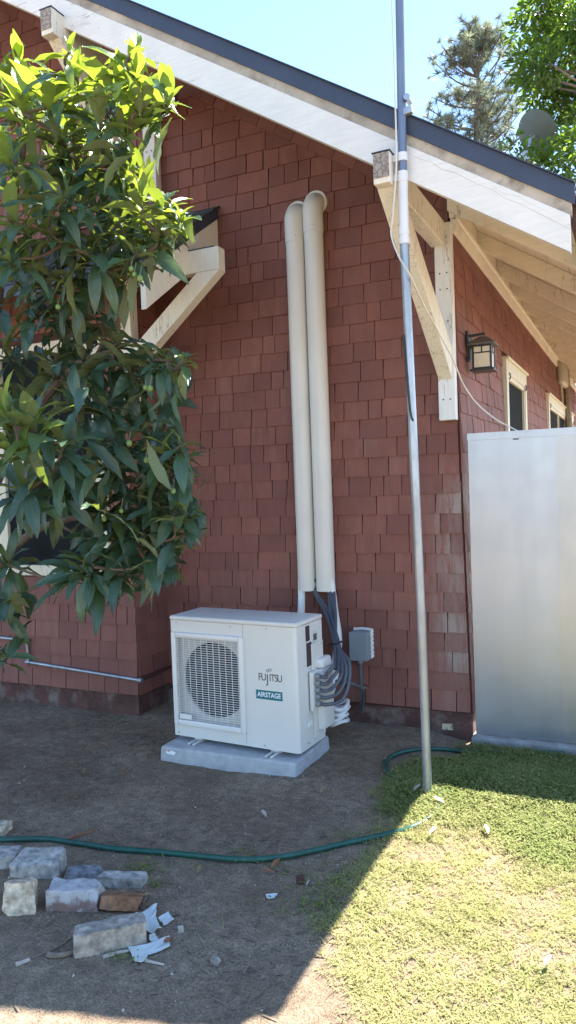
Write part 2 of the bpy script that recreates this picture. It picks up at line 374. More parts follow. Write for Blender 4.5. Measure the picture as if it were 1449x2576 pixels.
# ================================================================== house
M_ = .638
def rz(off, x): return off-M_*x
RIDGE = -5.46; FY = -1.10; YB = 11.
house = thing('house', 'red shingled house with white bargeboards and dark roof', 'house', (-5.46, 5., 0))
def xr(z): return -.995-.0175*(z-.135)        # the corner leans in a little with height
# -- gable wall body
gw = MB().prism([Vector((-9.9, .0, .13)), Vector((xr(.13), .0, .13)), Vector((xr(3.4), .0, rz(2.77, xr(3.4)))), Vector((RIDGE, .0, rz(2.77, RIDGE))), Vector((-9.9, .0, rz(2.77, RIDGE)-M_*4.4))], (0, .2, 0)).build('gable_wall', 'wall_back', house)
fd = MB().box(-3.30, -1.0, .006, .22, -.3, .16).build('foundation', 'foundation', house)
MB().box(-1.25, xr(.1)-.006, .23, YB, -.3, .13).build('foundation', 'foundation', house)
sw = MB().hexa([(xr(.13)-.25, .21, .13), (xr(.13), .03, .13), (xr(.13), YB, .13), (xr(.13)-.25, YB, .13), (xr(3.4)-.25, .21, 3.38), (xr(3.4), .03, 3.38), (xr(3.4), YB, 3.38), (xr(3.4)-.25, YB, 3.38)]).build('side_wall', 'wall_back', house)

# -- shingles
SH = MB().hexa([(-.5, -1., 0), (.5, -1., 0), (.5, 0, 0), (-.5, 0, 0), (-.5, -.16, 1.), (.5, -.16, 1.), (.5, 0, 1.), (-.5, 0, 1.)])
def shmesh(mat):
    m = SH.mesh('shingle', mat); return m
SHM = {k: shmesh(k) for k in ('red_shingle', 'worn_shingle')}
EXPO = .1290
def widths(u0, u1, r):
    out = []; u = u0
    while u < u1-1e-6:
        w = r.choice([.095, .11, .13, .15, .17, .19, .22, .25, .30], p=[.08, .10, .12, .15, .16, .15, .12, .08, .04])*r.uniform(.93, 1.07)
        if u1-(u+w) < .07: w = u1-u
        out.append((u, min(u+w, u1))); u += w
    return out
def sh_matrix(uc, w, z, r, frame, th=.0185, ln=.205):
    # frame: (origin, u dir, outward normal)
    o, u, n = frame; u = Vector(u); n = Vector(n)
    M = Matrix(((u.x, -n.x, 0, 0), (u.y, -n.y, 0, 0), (0, 0, 1, 0), (0, 0, 0, 1)))
    p = Vector(o)+u*uc+Vector((0, 0, z))
    g = r.uniform(.004, .0085)
    return Matrix.Translation(p)@M@Matrix.Rotation(r.normal(0, .006), 4, 'Y')@Matrix.Diagonal((max(w-g, .02), th*r.uniform(.85, 1.25), ln, 1))
def add_shingle(mb, M, tint):
    b = len(mb.v); mb.v += [tuple(M@Vector(v)) for v in SH.v]; mb.f += [tuple(i+b for i in f) for f in SH.f]; mb.tint += [tint]*len(SH.f)
def build_field(mb, name, mat, parent):
    m = mb.mesh(name, mat); a = m.attributes.new('tint', 'FLOAT', 'FACE'); a.data.foreach_set('value', mb.tint)
    bm = bmesh.new(); bm.from_mesh(m); bmesh.ops.recalc_face_normals(bm, faces=bm.faces); bm.to_mesh(m); bm.free()
    return stuff(link(bpy.data.objects.new(name, m), parent))
r = np.random.default_rng(21)
cand = []; Z0 = .145
k = 0
while True:
    z = Z0+k*EXPO
    if z > 6.2: break
    xmax = min(xr(z)-.012, (2.70-z)/M_+.10)
    left = -3.335 if z < 3.74 else -5.3
    if xmax > left+.05:
        for (a, b) in widths(left-r.uniform(0, .1), xmax, r):
            a = max(a, left) if z < 3.74 else a
            if b-a < .03: continue
            cand.append((a, b, z+r.normal(0, .0022), k))
    k += 1
frame_g = ((0, 0, 0), (1, 0, 0), (0, -1, 0))
def vis(c):
    a, b, z, k = c; x = (a+b)/2
    if x < -3.12 or z > 4.35: return 0
    if z < .9 and x < -1.95 : return .3*(b-a)     # behind the outdoor unit
    return (b-a)*(1+.12*(x+3))
order = sorted(cand, key=vis, reverse=True); keep = set(id(c) for c in order[:300]); mbf = MB()
for c in cand:
    a, b, z, k = c; M = sh_matrix((a+b)/2, b-a, z, r, frame_g)
    x = (a+b)/2
    if id(c) in keep:
        wm = 'red_shingle'
        o = bpy.data.objects.new('shingle', SHM[wm]); link(o, gw); o.matrix_basis = M
    else: add_shingle(mbf, M, r.random())
build_field(mbf, 'shingle_rows', 'red_shingle', gw)
# slanted top row along the rake
mbf = MB(); sl_ = Vector((1, 0, -M_)).normalized(); up_ = Vector((M_, 0, 1)).normalized(); t = 0.
while t < 5.2:
    w = r.uniform(.10, .22); p0 = Vector((-1.03, -.018, rz(2.665, -1.03)))-sl_*(t+w-.003)
    p1 = p0+sl_*(w-.004); th = Vector((0, -.012*r.uniform(.8, 1.3), 0)); hh = up_*.17
    q = [p0, p1, p1-th, p0-th, p0+hh, p1+hh, p1+hh-th, p0+hh-th]
    b = len(mbf.v); mbf.v += [tuple(Vector(v)+th) for v in q]; mbf.f += [tuple(i+b for i in f) for f in SH.f]; mbf.tint += [r.random()]*6
    t += w
build_field(mbf, 'rake_shingle_row', 'red_shingle', gw)
# side wall shingles (openings left free)
mbf = MB(); WIN = [(1.73, 2.98, 1.2, 2.655), (5.05, 9.0, 1.2, 2.67)]
k = 0
while Z0+k*EXPO < 3.26:
    z = Z0+k*EXPO; wx = xr(z)
    for (a, b) in widths(-.014-r.uniform(0, .01), YB-.3, r):
        if any(a < w1 and b > w0 and z < zt-.01 and z > zb for w0, w1, zb, zt in WIN):
            for w0, w1, zb, zt in WIN:
                if a < w0 < b: b = w0
                elif a < w1 < b: a = w1
                elif w0 <= a and b <= w1: a = b
            if b-a < .02: continue
        ln = .205 if z+.205 < 3.27 else 3.28-z
        add_shingle(mbf, sh_matrix((a+b)/2, b-a, z+r.normal(0, .003), r, ((wx, 0, 0), (0, 1, 0), (1, 0, 0)), ln=ln), r.random())
    k += 1
build_field(mbf, 'shingle_rows', 'red_shingle', sw)

# -- roof
EX = -.25
def slab(name, mat, o0, o1, y0, y1, x0, x1, **kw):
    return MB().prism([Vector((x0, y0, rz(o0, x0))), Vector((x1, y0, rz(o0, x1))), Vector((x1, y0, rz(o1, x1))), Vector((x0, y0, rz(o1, x0)))], (0, y1-y0, 0)).build(name, mat, house, **kw)
roof = slab('roof', 'roof_shingle', 2.80, 2.822, FY+.01, YB, RIDGE, EX)
apex = rz(2.822, RIDGE)
MB().prism([Vector((RIDGE, FY+.01, apex)), Vector((RIDGE-5.2, FY+.01, apex-5.2*M_)), Vector((RIDGE-5.2, FY+.01, apex-5.2*M_-.16)), Vector((RIDGE, FY+.01, apex-.16))], (0, YB-FY, 0)).build('roof', 'roof_shingle', house)
# boards of the roof deck, seen from below
DK = 2.788; xs = EX-.01; nb = 0
deck = MB()
while xs > -1.15:
    deck.prism([Vector((xs-.135, FY+.05, rz(DK, xs-.135))), Vector((xs, FY+.05, rz(DK, xs))), Vector((xs, FY+.05, rz(DK+.010, xs))), Vector((xs-.135, FY+.05, rz(DK+.010, xs-.135)))], (0, YB-FY-.1, 0)).build('deck_board', 'soffit_paint', roof)
    deck = MB(); xs -= .139
slab('roof_deck', 'brown_wood', DK-.002, DK+.008, FY+.05, YB-.05, RIDGE, xs-.002)
slab('rake_trim', 'roof_metal', 2.738, 2.830, FY-.012, FY+.006, RIDGE, EX+.012)
slab('rake_trim_flange', 'roof_metal', 2.8305, 2.836, FY-.03, FY+.10, RIDGE, EX+.014)
slab('rake_strip', 'weathered_wood', 2.682, 2.738, FY, FY+.05, RIDGE, EX-.004)
for (a, b) in ((RIDGE, -2.36), (-2.362, EX-.012)):
    slab('bargeboard', 'barge_paint', 2.510, 2.681, FY-.006, FY+.036, a, b, bevel=.002)
bb = [o for o in house.children if o.name.startswith('bargeboard')][-1]
for pts, w_ in (([(1030, 388), (1058, 400), (1085, 410), (1112, 424), (1140, 433), (1166, 446), (1200, 462), (1236, 478), (1270, 496), (1310, 514), (1352, 536), (1395, 556), (1432, 578)], .0010), ([(1030, 364), (1062, 378), (1096, 394), (1130, 408), (1158, 420), (1180, 436)], .0008), ([(1238, 470), (1262, 484), (1300, 494), (1330, 508), (1380, 534)], .0007)):
    P = [onY(x+((i*37) % 5-2), y+((i*53) % 5-2), FY-.0060) for i, (x, y) in enumerate(pts)]
    MB().tube(P, [w_*(.35 if i in (0, len(P)-1) else 1) for i in range(len(P))], 4).build('crack', 'weathered_wood', bb)
MB().box(EX-.012, EX+.012, FY+.04, YB, rz(2.70, EX)-.05, rz(2.80, EX)-.005).build('eave_fascia', 'brown_wood', house)
MB().tube([(EX+.045, FY+.01, rz(2.76, EX)), (EX+.045, YB, rz(2.76, EX))], .034, 10).build('gutter', 'brown_wood', house, smooth=True)
# rafters under the eave
for i, y in enumerate([-.10, .73, 1.53, 2.25, 2.98, 3.69, 4.42, 5.15, 5.88, 6.6, 7.3, 8.0, 8.8, 9.6]):
    x0 = xr(3.3)+.002
    MB().prism([Vector((x0, y, rz(2.662, x0))), Vector((EX-.05, y, rz(2.662, EX-.05))), Vector((EX-.02, y, rz(2.72, EX-.02))), Vector((EX-.02, y, rz(2.786, EX-.02))), Vector((x0, y, rz(2.786, x0)))], (0, .045, 0)).build('rafter', 'soffit_paint', house, bevel=.002)
    if i:
        MB().box(x0, x0+.03, yp+.05, y-.004, 3.30, rz(2.784, x0+.03)).build('eave_block', 'soffit_paint', house)
    yp = y
MB().hexa([(xr(3.2)+.002, -.02, 3.215), (xr(3.2)+.030, -.02, 3.215), (xr(3.2)+.030, YB-.4, 3.215), (xr(3.2)+.002, YB-.4, 3.215), (xr(3.3)+.002, -.02, 3.300), (xr(3.3)+.040, -.02, 3.296), (xr(3.3)+.040, YB-.4, 3.296), (xr(3.3)+.002, YB-.4, 3.300)]).build('frieze_board', 'cream_paint', house, bevel=.003)
MB().beam((xr(3.3)+.052, -.045, 3.292), (xr(3.3)+.052, 6.45, 3.300), .022, .03, (1, 0, 0)).build('frieze_moulding', 'cream_paint', house, bevel=.004)
# -- brackets: beam, knee brace and wall post under the rake
def bracket(xb, xp, ztop, zpost0, yend=-1.22):
    hh = .152; ww = .087
    root = MB().box(xb-ww/2, xb+ww/2, yend, -.075, ztop-hh, ztop).build('bracket_beam', 'cream_paint', house, bevel=.006)
    MB().box(xb-ww/2+.004, xb+ww/2-.004, yend-.004, yend-.0005, ztop-hh+.028, ztop-.004).build('end_grain', 'end_grain', root)
    MB().box(xb-ww/2-.004, xb+ww/2+.004, yend-.006, FY-.01, ztop+.0005, ztop+.004).build('cap_flashing', 'roof_metal', root)
    MB().box(xp-.053, xp+.053, -.088, -.018, zpost0, ztop-.002 if False else ztop-hh+.14).build('bracket_post', 'white_paint', house, bevel=.004)
    # bolts
    bo = MB()
    for z in (zpost0+.13, zpost0+.62, zpost0+.82, zpost0+.92):
        for sx in (-.022, .022): bo.cyl((xp+sx, -.0885, z), (xp+sx, -.091, z), .005, 8)
    bo.build('bolt', 'black_metal', house)
    p0 = Vector((xb, yend+.11, ztop-hh-.012)); p1 = Vector((xp-.004, -.135, zpost0+.285))
    d = (p1-p0).normalized(); 
    br = MB(); w = .09; n_ = Vector((1, 0, 0)).cross(d).normalized()*.098
    if n_.z > 0: n_ = -n_
    top = ztop-hh
    # brace with plumb / level cuts
    a0 = Vector((xb, yend+.06, top)); a1 = Vector((xb, yend+.06+.20, top)); b1 = Vector((xp-.004, -.089, zpost0+.46)); b0 = Vector((xp-.004, -.089, zpost0+.255))
    sx = Vector((.044, 0, 0))
    br.hexa([a0-sx, a0+sx, a1+sx, a1-sx, b0-sx, b0+sx, b1+sx, b1-sx]).build('knee_brace', 'cream_paint', house, bevel=.004)
    return root
bracket(-1.118, -1.087, 3.275, 2.03)
bracket(-3.185, -3.26, 4.580, 3.36)

# -- windows in the side wall
def side_window(y0, y1, zt, zb, lights):
    wx = xr(2.3)+.004
    f = MB().box(wx-.02, wx+.040, y0, y0+.10, zb, zt).box(wx-.02, wx+.040, y1-.10, y1, zb, zt).box(wx-.02, wx+.042, y0+.10, y1-.10, zt-.12, zt)
    w = f.build('window', 'window_paint', house, bevel=.003)
    MB().box(wx-.02, wx+.062, y0-.015, y1+.015, zt+.001, zt+.022).build('window_head', 'window_paint', w, bevel=.004)
    MB().box(wx+.005, wx+.03, y0+.101, y0+.13, zb, zt-.121).box(wx+.005, wx+.03, y1-.13, y1-.101, zb, zt-.121).box(wx+.005, wx+.032, y0+.131, y1-.131, zt-.16, zt-.121).build('window_sash', 'window_paint', w, bevel=.002)
    a, b = y0+.131, y1-.131; step = (b-a)/lights
    for i in range(lights):
        MB().box(wx+.002, wx+.008, a+i*step+(.02 if i else 0), a+(i+1)*step-(.02 if i < lights-1 else 0), zb, zt-.161).build('pane', 'screen_dark', w)
        if i: MB().box(wx+.003, wx+.03, a+i*step-.019, a+i*step+.019, zb, zt-.161).build('mullion', 'window_paint', w)
    for yy in (y0+.12, y1-.12):
        MB().tube([(wx+.036, yy, zt-.10), (wx+.05, yy, zt-.115), (wx+.05, yy, zt-.15), (wx+.037, yy, zt-.16)], .006, 6).build('hook', 'black_metal', w)
side_window(1.73, 2.98, 2.655, 1.2, 1)
side_window(5.05, 9.0, 2.67, 1.2, 3)

# -- bay with its own shed roof
BX, BY = -3.335, -.40
bay = MB().box(-6.2, BX, BY, -.004, .17, 3.05).prism([Vector((BX-.04, BY, 3.05)), Vector((BX-.04, -.004, 3.05)), Vector((BX-.04, -.004, 3.60)), Vector((BX-.04, BY, 3.34))], (-2.8, 0, 0)).build('bay_wall', 'wall_back', house)
MB().box(-6.15, BX-.02, BY+.02, -.004, -.3, .168).build('foundation', 'foundation', house)
mbf = MB(); k = 0
BW = (-5.6, -3.52, 1.03, 2.75)
while .165+k*EXPO < 3.05:
    z = .165+k*EXPO
    for (a, b) in widths(-5.6-r.uniform(0, .1), BX+.010, r):
        if BW[2]-.1 < z < BW[3] and b > BW[0] and a < BW[1]:
            if b > BW[1]: a = BW[1]
            else: continue
        if b-a > .02: add_shingle(mbf, sh_matrix((a+b)/2, b-a, z, r, ((0, BY, 0), (1, 0, 0), (0, -1, 0)), ln=min(.205, max(.06, 1.03-z) if (z < 1.03 and a < BW[1]) else .205)), r.random())
    k += 1
k = 0
while .165+k*EXPO < 3.5:
    z = .165+k*EXPO
    for (a, b) in widths(BY-.002, -.012, r):
        if z < 3.4+.62*a: add_shingle(mbf, sh_matrix((a+b)/2, b-a, z, r, ((BX, 0, 0), (0, 1, 0), (1, 0, 0))), r.random())
    k += 1
build_field(mbf, 'shingle_rows', 'red_shingle', bay)
w = MB().box(BW[0], BW[1], BY-.045, BY-.004, .93+.1, 1.11).box(BW[1]-.10, BW[1], BY-.04, BY-.004, 1.111, 2.70).box(-4.62, -4.50, BY-.04, BY-.004, 1.111, 2.70).box(BW[0], BW[1], BY-.045, BY-.004, 2.701, 2.80).build('window', 'window_paint', house, bevel=.003)
MB().box(-4.499, BW[1]-.101, BY-.012, BY-.005, 1.112, 2.699).build('pane', 'screen_dark', w)
MB().box(BW[0], -4.621, BY-.012, BY-.005, 1.112, 2.699).build('pane', 'screen_dark', w)
MB().box(-4.499, BW[1]-.101, BY-.030, BY-.013, 1.87, 1.92).build('meeting_rail', 'window_paint', w)
BF = -2.735; BE = -.98
def by(off, y): return off+M_*y
MB().prism([Vector((-5.9, .0-.002, by(3.62, 0))), Vector((-5.9, BE, by(3.62, BE))), Vector((-5.9, BE, by(3.70, BE))), Vector((-5.9, -.002, by(3.70, 0)))], (5.9+BF+.004, 0, 0)).build('bay_roof', 'roof_metal', house)
ys = BE-.01
while ys < -.02:
    y1_ = min(ys+.17, -.004)
    MB().prism([Vector((-5.9, y1_, by(3.702, y1_))), Vector((-5.9, ys, by(3.702, ys)+.002)), Vector((-5.9, ys, by(3.702, ys)+.022)), Vector((-5.9, y1_, by(3.702, y1_)+.006))], (5.9+BF+.02, 0, 0)).build('roof_course', 'roof_shingle', house)
    ys += .145
MB().prism([Vector((BF-.04, -.022, by(3.40, 0))), Vector((BF-.04, BE+.03, by(3.40, BE))), Vector((BF-.04, BE+.03, by(3.618, BE))), Vector((BF-.04, -.022, by(3.618, 0)))], (.04, 0, 0)).build('bay_bargeboard', 'cream_paint', house, bevel=.003)
MB().box(BX+.01, BF+.235, BY-.045, BY+.045, 3.11, 3.262).build('bay_bracket_beam', 'cream_paint', house, bevel=.005)
MB().box(BF+.002, BF+.20, BY-.047, BY+.047, 3.2625, 3.268).build('cap_flashing', 'roof_metal', house)
MB().box(BX+.014, BX+.10, BY-.045, BY+.045, 2.27, 3.108).build('bay_bracket_post', 'cream_paint', house, bevel=.004)
sy = Vector((0, .044, 0)); a0 = Vector((BX+.66, BY, 3.109)); a1 = Vector((BX+.84, BY, 3.109)); b0 = Vector((BX+.101, BY, 2.66)); b1 = Vector((BX+.101, BY, 2.50))
MB().hexa([a0-sy, a1-sy, a1+sy, a0+sy, b0-sy, b1-sy, b1+sy, b0+sy]).build('bay_knee_brace', 'cream_paint', house, bevel=.004)
# -- taller rear part whose roof edge shows over the main roof
e = onY(1276, 386, 8.)
MB().prism([Vector((e.x, 8, e.z-.12)), Vector((e.x-4, 8, e.z-.12+.3)), Vector((e.x-4, 8, e.z+.42)), Vector((e.x-.02, 8, e.z+.02))], (0, 2.4, 0)).build('rear_roof', 'roof_metal', house)
MB().box(e.x-3.8, e.x-.35, 8.2, 10.3, 3.4, e.z-.06).build('rear_wall', 'wall_back', house)

# ================================================================== metal fence panel and kerb
pz = .012
fence = thing('sheet_metal_fence', 'tall galvanised sheet metal fence beside the house corner', 'fence', (-.98, .0, -.02))
xa = -.978
for i, (a, b, m) in enumerate(((xa, -.425, 'panel_metal'), (-.445, .30, 'panel_metal_warm'), (.28, 1.05, 'panel_metal'), (1.03, 1.8, 'panel_metal_warm'))):
    MB().box(a, b, -.012-(.0035 if i % 2 else 0), -.009-(.0035 if i % 2 else 0), pz, 1.905).build('metal_sheet', m, fence)
MB().box(xa+.02, 1.8, -.008, .05, pz+.02, 1.90).build('fence_core', 'fan_dark', fence)
MB().box(xa-.003, 1.8, -.0185, -.0165, 1.895, 1.935).box(xa-.003, 1.8, -.0185, .065, 1.9352, 1.940).build('top_cap', 'panel_metal', fence)
for x in (-.94, -.80, -.64, -.50, -.38, -.25, .1, .4):
    MB().cyl((x, -.0186, 1.917), (x, -.022, 1.917), .006, 8).build('screw', 'steel_bolt', fence, smooth=True)
for x in (-.70, -.33): MB().box(x, x+.035, -.0125-.004, -.0122, 1.885, 1.892).build('slot', 'fan_dark', fence)
kb = MB()
MB().box(-1.0, 1.8, -.065, .20, -.25, .004).build('kerb', 'kerb_concrete', None, bevel=.012)
struct(bpy.data.objects['kerb'])

# ================================================================== outdoor unit on its slab
c = [gpt(408, 1912), gpt(742, 1959), gpt(826, 1880)]
PZ = .082
pl = Vector((-2.655, -1.075, 0)); 
pad = MB().hexa([(-2.70, -1.075, -.06), (-1.775, -1.065, -.06), (-1.775, -.535, -.06), (-2.70, -.545, -.06), (-2.69, -1.065, PZ), (-1.785, -1.055, PZ), (-1.785, -.545, PZ), (-2.69, -.555, PZ)]).build('concrete_pad', 'concrete', None, bevel=.014)
tag(pad, 'pale blue grey concrete slab under the outdoor unit', 'slab')
st = MB().add([(-2.645, -1.0748, .045), (-2.585, -1.0742, .040), (-2.572, -1.0735, .058), (-2.64, -1.073, .072)], [(0, 1, 2, 3)]).build('sticker', 'print_white', pad)
MB().add([(-2.64, -1.0760, .062), (-2.615, -1.0758, .058), (-2.615, -1.0756, .066), (-2.64, -1.0754, .068)], [(0, 1, 2, 3)]).build('sticker_print', 'red_print', pad)

ac = thing('heat_pump_unit', 'cream outdoor heat pump unit with round fan grille on a concrete slab', 'air conditioner', (-2.226, -.958, PZ), R_(-3.7))
HX, D0, ZT = .445, .33, .785
def acb(mb, name, mat, parent=None, **kw):
    return mb.build(name, mat, parent or ac, local=True, **kw)
gx0, gx1, gz0, gz1 = -.412, .070, .135, .655
# shell with an open fan bay
shell = acb(MB().box(-HX, -HX+.012, .012, D0, .03, ZT-.03).box(HX-.012, HX, .012, D0, .03, ZT-.03).box(-HX+.012, HX-.012, D0-.012, D0, .03, ZT-.03).box(-HX+.012, HX-.012, .012, D0-.012, .03, .045), 'casing', 'ac_shell')
fp = MB()
for (a, b, z0, z1) in ((-HX, gx0, .03, ZT-.028), (gx1, .0835, .03, ZT-.028), (gx0, gx1, .03, gz0), (gx0, gx1, gz1, ZT-.028)): fp.box(a, b, -.0, .0118, z0, z1)
acb(fp, 'front_panel', 'ac_shell')
# rounded service panel wrapping the corner
sp_ = [(.0865, 0, 0)]; n_ = 6
for i in range(n_+1): t = i/n_*math.pi/2; sp_.append((HX-.03+.03*math.sin(t), .03-.03*math.cos(t), 0))
sp_ += [(HX+.0005, .10, 0), (HX-.011, .10, 0), (HX-.011, .0119, 0), (.0865, .0119, 0)]
acb(MB().prism([Vector((x, y-.0006, .03)) for x, y, _ in sp_], (0, 0, ZT-.058)), 'service_panel', 'ac_shell', smooth=True)
acb(MB().box(-HX-.006, HX+.006, -.006, D0+.004, ZT-.028, ZT), 'top_cover', 'ac_shell', bevel=.010, smooth=True, seg=3)
# shroud with round opening, dark barrel, coil, fan
cx_, cz_, rr = -.150, .395, .232
sh = MB(); N = 48; ring = []; sq = []
for i in range(N):
    t = 2*math.pi*i/N; c_, s_ = math.cos(t), math.sin(t); ring.append((cx_+rr*c_, .034, cz_+rr*s_))
    k = 1/max(abs(c_), abs(s_)); sq.append((max(gx0-.01, min(gx1+.01, cx_+.30*c_*k)), .030, max(gz0-.01, min(gz1+.01, cz_+.30*s_*k))))
ring2 = [(x, .052, z) for x, y, z in ring]
sh.add(sq+ring+ring2, [(i, (i+1) % N, N+(i+1) % N, N+i) for i in range(N)]+[(N+i, N+(i+1) % N, 2*N+(i+1) % N, 2*N+i) for i in range(N)])
acb(sh, 'fan_shroud', 'ac_grey', smooth=True)
acb(MB().tube([(cx_, .053, cz_), (cx_, .19, cz_)], rr+.004, 40, False), 'fan_barrel', 'fan_dark', smooth=True)
acb(MB().cyl((cx_, .19, cz_), (cx_, .20, cz_), rr+.03, 32), 'fan_back', 'fan_dark')
fan = acb(MB().tube([(cx_, .055, cz_), (cx_, .06, cz_), (cx_, .13, cz_)], [.03, .05, .055], 24), 'fan', 'fan_dark', smooth=True)
for kf in range(3):
    bl = MB(); vs_ = []
    for i in range(7):
        rad = .05+i*(rr-.062)/6
        for j in range(6):
            t = kf*2*math.pi/3+.45*(i/6)+(j/5-.5)*1.55; vs_.append((cx_+rad*math.cos(t), .125-.06*(j/5), cz_+rad*math.sin(t)))
    bl.add(vs_, [(i*6+j, i*6+j+1, (i+1)*6+j+1, (i+1)*6+j) for i in range(6) for j in range(5)])
    acb(bl, 'fan_blade', 'fan_dark', fan, smooth=True)
gr = MB()
for (a, b, z0, z1) in ((gx0-.022, gx0+.010, gz0-.03, gz1+.03), (gx1-.010, gx1+.022, gz0-.03, gz1+.03), (gx0+.010, gx1-.010, gz1-.0, gz1+.03), (gx0+.010, gx1-.010, gz0-.03, gz0+.004)): gr.box(a, b, -.022, .004, z0, z1)
grille = acb(gr, 'grille_frame', 'ac_grille', bevel=.007, smooth=True, seg=3)
bars = MB(); nb = 37
for i in range(nb):
    z = gz0+.012+i*(gz1-gz0-.016)/(nb-1); bars.cyl((gx0+.005, -.012, z), (gx1-.005, -.012, z), .0021, 5)
nb = 11
for i in range(nb):
    x = gx0+.02+i*(gx1-gx0-.04)/(nb-1); bars.cyl((x, -.0085, gz0), (x, -.0085, gz1), .0022, 5)
acb(bars, 'grille_bars', 'ac_grille', grille)
acb(MB().box(gx0+.025, gx0+.115, -.0225, -.019, gz0+.012, gz0+.042), 'grille_tag', 'ac_grille', grille)
# raised logo plate, lettering
def text(name, body, mat, parent, x, y, z, size, sx=1., spacing=1., extr=.0006, rot=(math.pi/2, 0, 0), bold=0.):
    cu = bpy.data.curves.new('lettering', 'FONT'); cu.body = body; cu.size = size; cu.extrude = extr; cu.align_x = 'CENTER'; cu.align_y = 'CENTER'; cu.space_character = spacing; cu.offset = bold
    to = bpy.data.objects.new('lettering', cu); COL.objects.link(to); dg = bpy.context.evaluated_depsgraph_get()
    me = bpy.data.meshes.new_from_object(to.evaluated_get(dg)); bpy.data.objects.remove(to); me.materials.clear(); me.materials.append(MAT[mat])
    o = bpy.data.objects.new(name, me); link(o, parent, True); o.matrix_basis = Matrix.Translation((x, y, z))@Matrix.Rotation(rot[2], 4, 'Z')@Matrix.Rotation(rot[0], 4, 'X')@Matrix.Diagonal((sx, 1, 1, 1)); return o
lp = acb(MB().box(.150, .360, -.0028, -.0007, .405, .520), 'logo_plate', 'ac_shell', bevel=.0015)
for ch, xx, dz, sz in (('F', .196, 0, .060), ('U', .222, 0, .060), ('J', .2475, -.008, .074), ('I', .2655, 0, .060), ('T', .284, 0, .060), ('S', .306, 0, .060), ('U', .330, 0, .060)):
    text('letter', ch, 'ink', ac, xx, -.0034, .455+dz, sz, .82)
for dx in (-.0095, .0095):
    rg = MB(); pts = [(.259+dx+.0085*math.cos(t), -.0034, .500+.0075*math.sin(t)+dx*.35) for t in np.linspace(0, 2*math.pi, 17)]; rg.tube(pts, .0014, 5, False); acb(rg, 'logo_ring', 'ink')
tp = acb(MB().box(.165, .342, -.0022, -.0007, .325, .378), 'nameplate', 'teal')
text('lettering', 'AIRSTAGE', 'print_white', ac, .2535, -.0028, .3515, .040, .86, 1.02, bold=.0006)
# right hand side details
acb(MB().box(HX+.0008, HX+.0022, .115, .165, .655, .745), 'data_label', 'label_brown')
acb(MB().box(HX+.0008, HX+.0022, .120, .185, .505, .645), 'data_label', 'label_brown')
acb(MB().box(HX+.0006, HX+.006, .195, .255, .635, .70), 'handle', 'ac_grey', bevel=.004)
acb(MB().box(HX+.0061, HX+.0075, .203, .247, .645, .685), 'handle_recess', 'coil_grey', bevel=.0006)
acb(MB().box(HX+.0006, HX+.008, .175, D0-.005, .06, .63), 'side_cover', 'ac_shell', bevel=.004)
acb(MB().prism([Vector((HX+.0082, .215, .10)), Vector((HX+.040, .250, .10)), Vector((HX+.046, D0+.05, .10)), Vector((HX+.0082, D0+.05, .10))], (0, 0, .37)), 'valve_cover', 'ac_shell', bevel=.012, smooth=True, seg=3)
acb(MB().prism([Vector((HX+.0082, .225, .472)), Vector((HX+.048, .245, .472)), Vector((HX+.050, D0+.04, .472)), Vector((HX+.0082, D0+.04, .472))], (-.014, .0, .058)), 'valve_hood', 'ac_shell', bevel=.012, smooth=True)
plate = acb(MB().box(HX+.0085, HX+.03, .125, .205, .245, .475), 'conduit_plate', 'ac_shell', bevel=.004)
acb(MB().prism([Vector((HX+.001, .085, .155)), Vector((HX+.02, .095, .165)), Vector((HX+.001, .105, .19))], (0, .05, 0)), 'grip', 'ac_shell', bevel=.003)
for (x, y, z) in ((HX+.0015, .20, .60), (HX+.0015, .155, .49), (HX+.0015, .11, .06), (HX+.0015, .16, .22), (HX+.0085, .3, .61)):
    acb(MB().cyl((x, y, z), (x+.003, y, z), .0045, 8), 'screw', 'steel_bolt')
for (x, z) in ((-.40, .745), (0., .740), (.25, .742), (-.415, .05), (.21, .05)):
    acb(MB().cyl((x, -.001, z), (x, -.004, z), .0045, 8), 'screw', 'steel_bolt')
for x in (-.30, .25):
    for dx in (0, .035):
        acb(MB().tube([(x+dx, .05, .008), (x+dx, -.055, .008), (x+dx-.004, -.06, .008)], .008, 6), 'foot', 'ac_grey')
    acb(MB().box(x-.01, x+.045, .02, D0, .002, .029), 'foot', 'ac_grey')
ACM = Matrix.Translation((-2.226, -.958, PZ))@Matrix.Rotation(R_(-3.7), 4, 'Z')
ordn = ['topmost', 'second', 'middle', 'fourth', 'lowest']
flex_end = []
